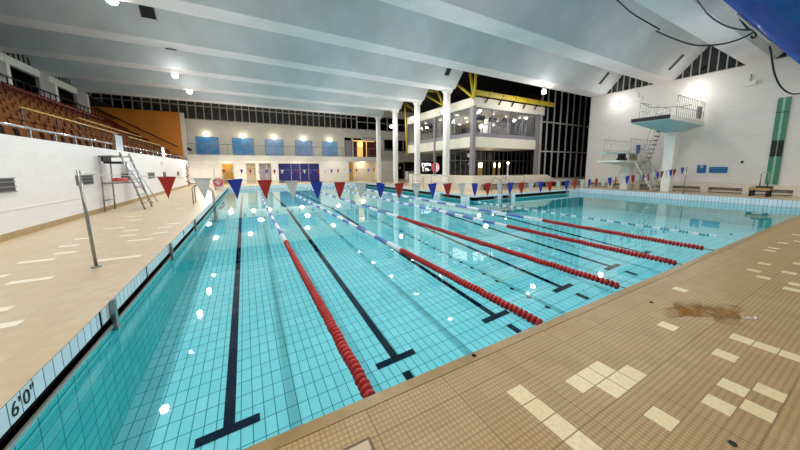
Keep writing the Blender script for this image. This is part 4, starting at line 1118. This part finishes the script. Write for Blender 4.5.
# depth mark 6'0" in the white tiles
def text_mesh(s, size):
    cu = bpy.data.curves.new('lettering', 'FONT'); cu.body = s; cu.size = size; cu.extrude = .001; cu.align_x = 'CENTER'
    o = bpy.data.objects.new('lettering', cu); C.objects.link(o)
    bpy.context.view_layer.update()
    dg = bpy.context.evaluated_depsgraph_get(); me = bpy.data.meshes.new_from_object(o.evaluated_get(dg))
    bpy.data.objects.remove(o); return me
for n, (s, y) in enumerate((("6'", 2.74), ('0"', 2.868))):
    me = text_mesh(s, .145); me.materials.clear(); me.materials.append(M['black'])
    o = bpy.data.objects.new('depth_mark', me); C.objects.link(o)
    o.matrix_world = Matrix(((0, 0, 1, XL + .003), (1, 0, 0, y), (0, 1, 0, -.135), (0, 0, 0, 1)))
    tag(o, ['black depth figure 6 feet on the white pool edge tiles', 'black depth figure 0 inches on the white pool edge tiles'][n], 'depth mark', 'depth figures on the pool edge')

# puddle and drains on the near deck
def blob(name, c, rx, ry, rot, mt, z, seed):
    rr = random.Random(seed); b = MB(); n = 26
    pts = []
    for i in range(n):
        a = 2 * PI * i / n; k = 1 + .28 * math.sin(a * 3 + seed) + .14 * math.sin(a * 7 + seed * 2) + rr.uniform(-.05, .05)
        x, y = rx * k * math.cos(a), ry * k * math.sin(a); pts.append((c[0] + x * math.cos(rot) - y * math.sin(rot), c[1] + x * math.sin(rot) + y * math.cos(rot), z))
    b.face(pts, mt); return b
PUX, PUY = 4.2, .78
def puddle_mat():
    t = NT('wet_stain'); v, x, y, z = t.pos(); t.n.remove(t.b)
    d = t.node('ShaderNodeBsdfPrincipled'); d.inputs['Base Color'].default_value = srgb('96681a'); d.inputs['Roughness'].default_value = .08
    tr = t.node('ShaderNodeBsdfTransparent'); mx = t.node('ShaderNodeMixShader')
    t.link(t.math('MULTIPLY', t.math('MULTIPLY', t.ramp(t.noise(v, 6, 4), .3, .55), t.ramp(t.math('ADD', t.math('ABSOLUTE', t.math('SUBTRACT', x, PUX)), t.math('MULTIPLY', t.math('ABSOLUTE', t.math('SUBTRACT', y, PUY)), 1.8)), .5, .12)), .85), mx.inputs[0]); t.link(tr.outputs[0], mx.inputs[1]); t.link(d.outputs[0], mx.inputs[2])
    t.link(mx.outputs[0], t.n['Material Output'].inputs['Surface']); return t.m
M['puddle'] = puddle_mat()
o = blob('puddle', (4.2, .80), .3, .15, .15, M['puddle'], .004, 3).build('puddle'); tag(o, 'rusty brown puddle on the near tan deck', 'puddle')
PUX, PUY = 3.95, .98
M['dampm'] = puddle_mat()
o = blob('damp_patch', (4.0, .98), .34, .16, -.2, M['dampm'], .003, 5).build('damp_patch'); tag(o, 'darker damp patch left of the rusty puddle', 'puddle')
foam = MB()
for i in range(14): foam.sphere((4.28 + random.uniform(-.06, .06), .63 + random.uniform(-.04, .04), .006), random.uniform(.004, .011), M['white'], 6, 4)
o = foam.build('water_bubbles'); tag(o, 'small cluster of pale bubbles at the edge of the rusty puddle', 'bubbles', kind='stuff')
M['joint'] = plain('brown_joint', '6f5a44', .6)
d = MB(); d.box((.36, 1.24, .001), (.5, 1.31, .004), M['deck_far']); d.box((.35, 1.3, .001), (.51, 1.312, .006), M['joint']); d.box((.495, 1.2, .001), (.51, 1.3, .006), M['joint']); d.box((.35, 1.2, .001), (.362, 1.3, .006), M['joint'])
o = d.build('floor_drain'); tag(o, 'square drain cover outlined in dark joint near the pool edge', 'drain')
for n, (x, y) in enumerate([tuple(atZ(a, c, 0))[:2] for a, c in ((651.5, 302.5), (474, 356), (732.5, 444))]):
    o = MB().tube([(x, y, 0), (x, y, .004)], .014, M['black'], 10).torus((x, y, .004), .016, .003, M['darkmetal'], 'z', 12, 5).build('deck_socket')
    tag(o, ['small black socket in the tan deck left of the puddle', 'small black socket in the tan deck edge left of the second lane rope', 'small black socket among the pale tiles at lower right'][n], 'socket', 'black sockets in the deck')

# ------------------------------------------------------------------ lane ropes
def float_mesh(m_, r=.056, l=.058, seg=14):
    b = MB(); prof = [(.0, .02), (.004, r * .86), (.016, r), (l * .5, r), (l - .016, r * .86), (l - .004, .02)]
    i0 = 0
    b.tube([(0, p[0], 0) for p in prof], 1, m_, seg, True, [p[1] for p in prof])
    # raised vanes
    for q in range(6):
        a = 2 * PI * q / 6; b.box((math.cos(a) * r * .5 - .004, l - .02, math.sin(a) * r * .5 - .004), (math.cos(a) * r * .5 + .004, l - .002, math.sin(a) * r * .5 + .004), m_)
    return b.mesh('lane_float')
FM = {k: float_mesh(M[v]) for k, v in (('red', 'red'), ('white', 'wfloat'), ('blue', 'blue'), ('teal', 'teal'))}
FMs = {k: float_mesh(M[v], .034, .05, 10) for k, v in (('white', 'wfloat'), ('teal', 'teal'))}
ropes = [(.75, 7.3, .84, 1.88), (2.90, 5.25, .7, 1.90), (4.87, 9.1, .9, 1.99), (6.98, 5.85, .5, 1.98), (8.76, 5.9, .75, 2.08)]
num = ['first', 'second', 'third', 'fourth', 'fifth']
PITCH = .0665
def rope(x, yred, run, y0, yend, lab, colf, fm, pitch, rr, zc, tailcol='red'):
    e = empty('lane_rope', (x, y0, zc), lab, 'lane rope', 'floating lane ropes')
    child_mesh(MB().tube([(x, YN + .005, zc - .01), (x, y0, zc), (x, yend, zc)], .008, M[tailcol], 6), 'cable', e)
    child_mesh(MB().tube([(x, YN + .002, zc - .01), (x, YN + .12, zc - .01)], .018, M['steel'], 8), 'hook', e)
    y = y0; n = 0; prot = {}; rest = MB()
    while y < yend - .1:
        c = colf(y)
        z = zc + .004 * math.sin(y * 9)
        if n < 100:
            if c not in prot:
                o = bpy.data.objects.new('float', fm[c]); C.objects.link(o); o.parent = e; prot[c] = o
            else: o = copy_obj(prot[c], e)
            o.location = (random.uniform(-.004, .004), y - y0, z - zc)
            o.rotation_euler = (random.uniform(-.1, .1), random.uniform(0, 1), random.uniform(-.12, .12))
            o['label'] = c + ' float'
        else:
            mt = {'red': M['red'], 'white': M['wfloat'], 'blue': M['blue'], 'teal': M['teal']}[c]
            rest.tube([(x, y, z), (x, y + .01, z), (x, y + pitch * .75, z), (x, y + pitch * .86, z)], rr, mt, 8, True, [rr * .7, rr, rr, rr * .7])
        n += 1; y += pitch
    if rest.v:
        o = child_mesh(rest, 'float_run', e, 'more floats along the far part'); o['kind'] = 'stuff'
for i, (x, yr, run, y0) in enumerate(ropes):
    def cf(y, yr=yr, run=run):
        if y < yr: return 'red'
        return 'white' if int((y - yr) / run) % 2 == 0 else 'blue'
    rope(x, yr, run, y0, YF - .6, 'lane rope of red floats, then white and blue, %s from the left pool edge' % num[i], cf, FM, PITCH, .054, WZ + .012)
rope(10.55, 0, 0, 2.3, YP - .1, 'thin lane rope of white and teal floats at the edge of the diving pit', lambda y: 'white' if int(y / .2) % 2 else 'teal', FMs, .0665, .034, WZ + .01, 'rope')

# ------------------------------------------------------------------ blue tube overhead and its cables
e = empty('slide_tube', (9, .8, 3.74), 'big glossy blue plastic slide tube overhead at the top right', 'slide')
TYc, TZc, TR = .80, 3.74, .6
for n, (a, c) in enumerate(((2.0, 4.4), (4.4, 13.0), (13.0, 18.0))):
    child_mesh(MB().tube([(a + (c - a) * i / 8, TYc, TZc) for i in range(9)], TR, M['slide'], 48, False), 'tube_section', e)
child_mesh(MB().tube([(5.5 + i * .25, 1.30, 3.39) for i in range(8)], .016, M['white'], 8), 'edge_strip', e, 'white strip imitating an edge highlight')  # bright highlight on the tube's edge, put in as a white strip
for x in (4.4, 13.0):
    child_mesh(MB().tube([(x - .04, TYc, TZc), (x + .04, TYc, TZc)], TR + .018, M['slide'], 48), 'flange', e)
for x in (3.0, 8.0, 12.5, 17.0):
    pz = VZ
    child_mesh(MB().tube([(x, TYc, TZc + TR - .03), (x, TYc, 6.8)], .02, M['steel'], 8), 'hanger', e)
def cable(lab, pts):
    P = [EYE + ray(x, y) * t for x, y, t in pts]
    # smooth Catmull-Rom
    out = []
    for i in range(len(P) - 1):
        a, b_, c, d = P[max(i - 1, 0)], P[i], P[i + 1], P[min(i + 2, len(P) - 1)]
        for k in range(6):
            t = k / 6.0
            out.append(.5 * ((2 * b_) + (c - a) * t + (2 * a - 5 * b_ + 4 * c - d) * t * t + (3 * b_ - a - 3 * c + d) * t ** 3))
    out.append(P[-1])
    o = MB().tube(out, .012, M['cable'], 8).build('hanging_cable'); tag(o, lab, 'cable', 'black cables by the blue tube')
T0 = 4.1
cable('black cable hanging from the roof to the left of the blue tube, leftmost', [(600, -14, 5.2), (617, 0, 5.1), (632, 13, 5.0), (645, 21, 4.95), (660, 29.5, 4.9)])
cable('long black cable looping from the roof to the underside of the blue tube', [(656, 31, 4.9), (672, 38, 4.7), (690, 44, 4.5), (703, 45.5, 4.4), (722, 44, 4.3), (740, 39, 4.2), (754, 32, 4.1)])
cable('black cable dropping from above and curving to the tube, middle', [(690, -8, 4.9), (697, 0, 4.8), (709, 15, 4.6), (724, 25, 4.4), (738, 29.2, 4.22), (750, 30, 4.12)])
cable('short black cable close against the blue tube', [(737, 12, 3.7), (741, 20, 3.8), (748, 28.6, 3.9), (754, 31, 4.0), (756, 36, 4.1), (753, 38, 4.1), (751, 35.5, 4.1)])
cable('black cable hanging down across the right wall from the blue tube', [(769.5, 46, 4.4), (771, 52, 4.42), (772, 60, 4.5), (775, 75, 4.6), (782, 88, 4.7), (793, 94, 4.8), (806, 92, 4.9)])

# ------------------------------------------------------------------ light
wd = bpy.data.worlds.new('night'); bpy.context.scene.world = wd; wd.use_nodes = True
bg = wd.node_tree.nodes['Background']; bg.inputs[0].default_value = (.35, .42, .6, 1); bg.inputs[1].default_value = .012
def lamp(kind, name, loc, power, col=(1, .95, .87), size=.15, rot=None, spot=None, blend=.6):
    l = bpy.data.lights.new(name, kind); l.energy = power; l.color = col
    if kind == 'AREA': l.shape = 'DISK'; l.size = size
    else: l.shadow_soft_size = size
    if kind == 'SPOT': l.spot_size = spot or 2.6; l.spot_blend = blend
    o = bpy.data.objects.new(name, l); C.objects.link(o); o.location = loc
    if rot: o.rotation_euler = rot
    return o
K = 1.0
# added downward fill under the roof valleys; fx entries sit at real floodlights
fx = {(2, -3.0): atZ(112, .5, 6.5), (4, -3.0): atZ(175, 76, 6.5), (5, -3.0): atZ(189.5, 92, 6.5)}
for k in range(-2, 7):
    for x in (-3.0, 3.5, 10.0) + ((17.0,) if k < 3 else ()):
        p = fx.get((k, x), Vector((x, yv(k) + .1, VZ - .03)))
        lamp('AREA', 'roof_flood_fill', p, 105 * K, (1, .99, .975), .22)
# added fill lamps without fittings, brightening the slabs from below
for k in range(-2, 7):
    for x in (-1.0, 7.0) + ((16.0,) if k < 3 else ()):
        lamp('AREA', 'slab_fill_uplight', (x, yv(k) + PER / 2, 4.0), 26 * K, (1, .95, .95), 1.2, (PI, 0, 0))
for p in (atX(616, 102, XWR - 1.3), atX(694, 90, XWR - 1.3)): lamp('POINT', 'flood_glow', p, 34 * K, (1, .985, .95), .12)
for k, px, py in ((3, 443.5, 112), (4, 412.5, 118.6), (5, 391.5, 126.5)):
    lamp('POINT', 'flood_glow', (11.5, yv(k) - .8, 5.3), 60 * K, (1, .985, .95), .12)
for px, py in ((175, 76), (189.5, 92)): lamp('POINT', 'flood_glow', atZ(px, py, 6.3), 20 * K, (1, .985, .95), .12)
lamp('POINT', 'flood_glow', atY(544, 95, YEND - .9), 50 * K, (1, .985, .95), .12)
for a, c in arts: lamp('POINT', 'sconce_glow', ((a + c) / 2, YUP - .45, 4.9), 7 * K, (1, .88, .66), .15)
for x in (-3.4, 1, 5.5): lamp('AREA', 'lower_wall_fill', (x, YWF - 2.0, 2.9), 105 * K, (1, .95, .86), .5, (-.5, 0, 0))  # added fill lamps that brighten the far lower wall
for x in (-1.6, .4, 1.9, 5.2): lamp('POINT', 'recess_glow', (x, YWF - .8, 2.1), 14 * K, (1, .93, .8), .2)
lamp('POINT', 'recess_glow', (13, YWF + .7, 2.1), 40 * K, (1, .88, .66), .2)
lamp('POINT', 'recess_glow', (9.2, YWF - 1.2, 2.2), 22 * K, (1, .93, .82), .2)
lamp('POINT', 'recess_glow', (-1.6, YWF + .7, 2.0), 12 * K, (1, .8, .45), .1)
lamp('POINT', 'balcony_glow', (13.5, YUP + .7, 4.6), 16 * K, (1, .7, .4), .1)
lamp('AREA', 'gym_light', (16.7, 18, 5.34), 130 * K, (1, .97, .92), 4)
lamp('POINT', 'annexe_fill', (16.2, 29.5, 6.2), 120 * K, (1, .95, .86), .2)  # added fill for the dim annexe wall and counter
lamp('POINT', 'lobby_light', (16.5, 16, 2.5), 9 * K, (1, .8, .6), .2)

sc = bpy.context.scene
sc.view_settings.view_transform = 'Standard'
sc.view_settings.look = 'None'
sc.view_settings.exposure = -0.1
sc.cycles.use_denoising = True
sc.cycles.max_bounces = 8
sc.cycles.transparent_max_bounces = 12
sc.cycles.sample_clamp_indirect = 6
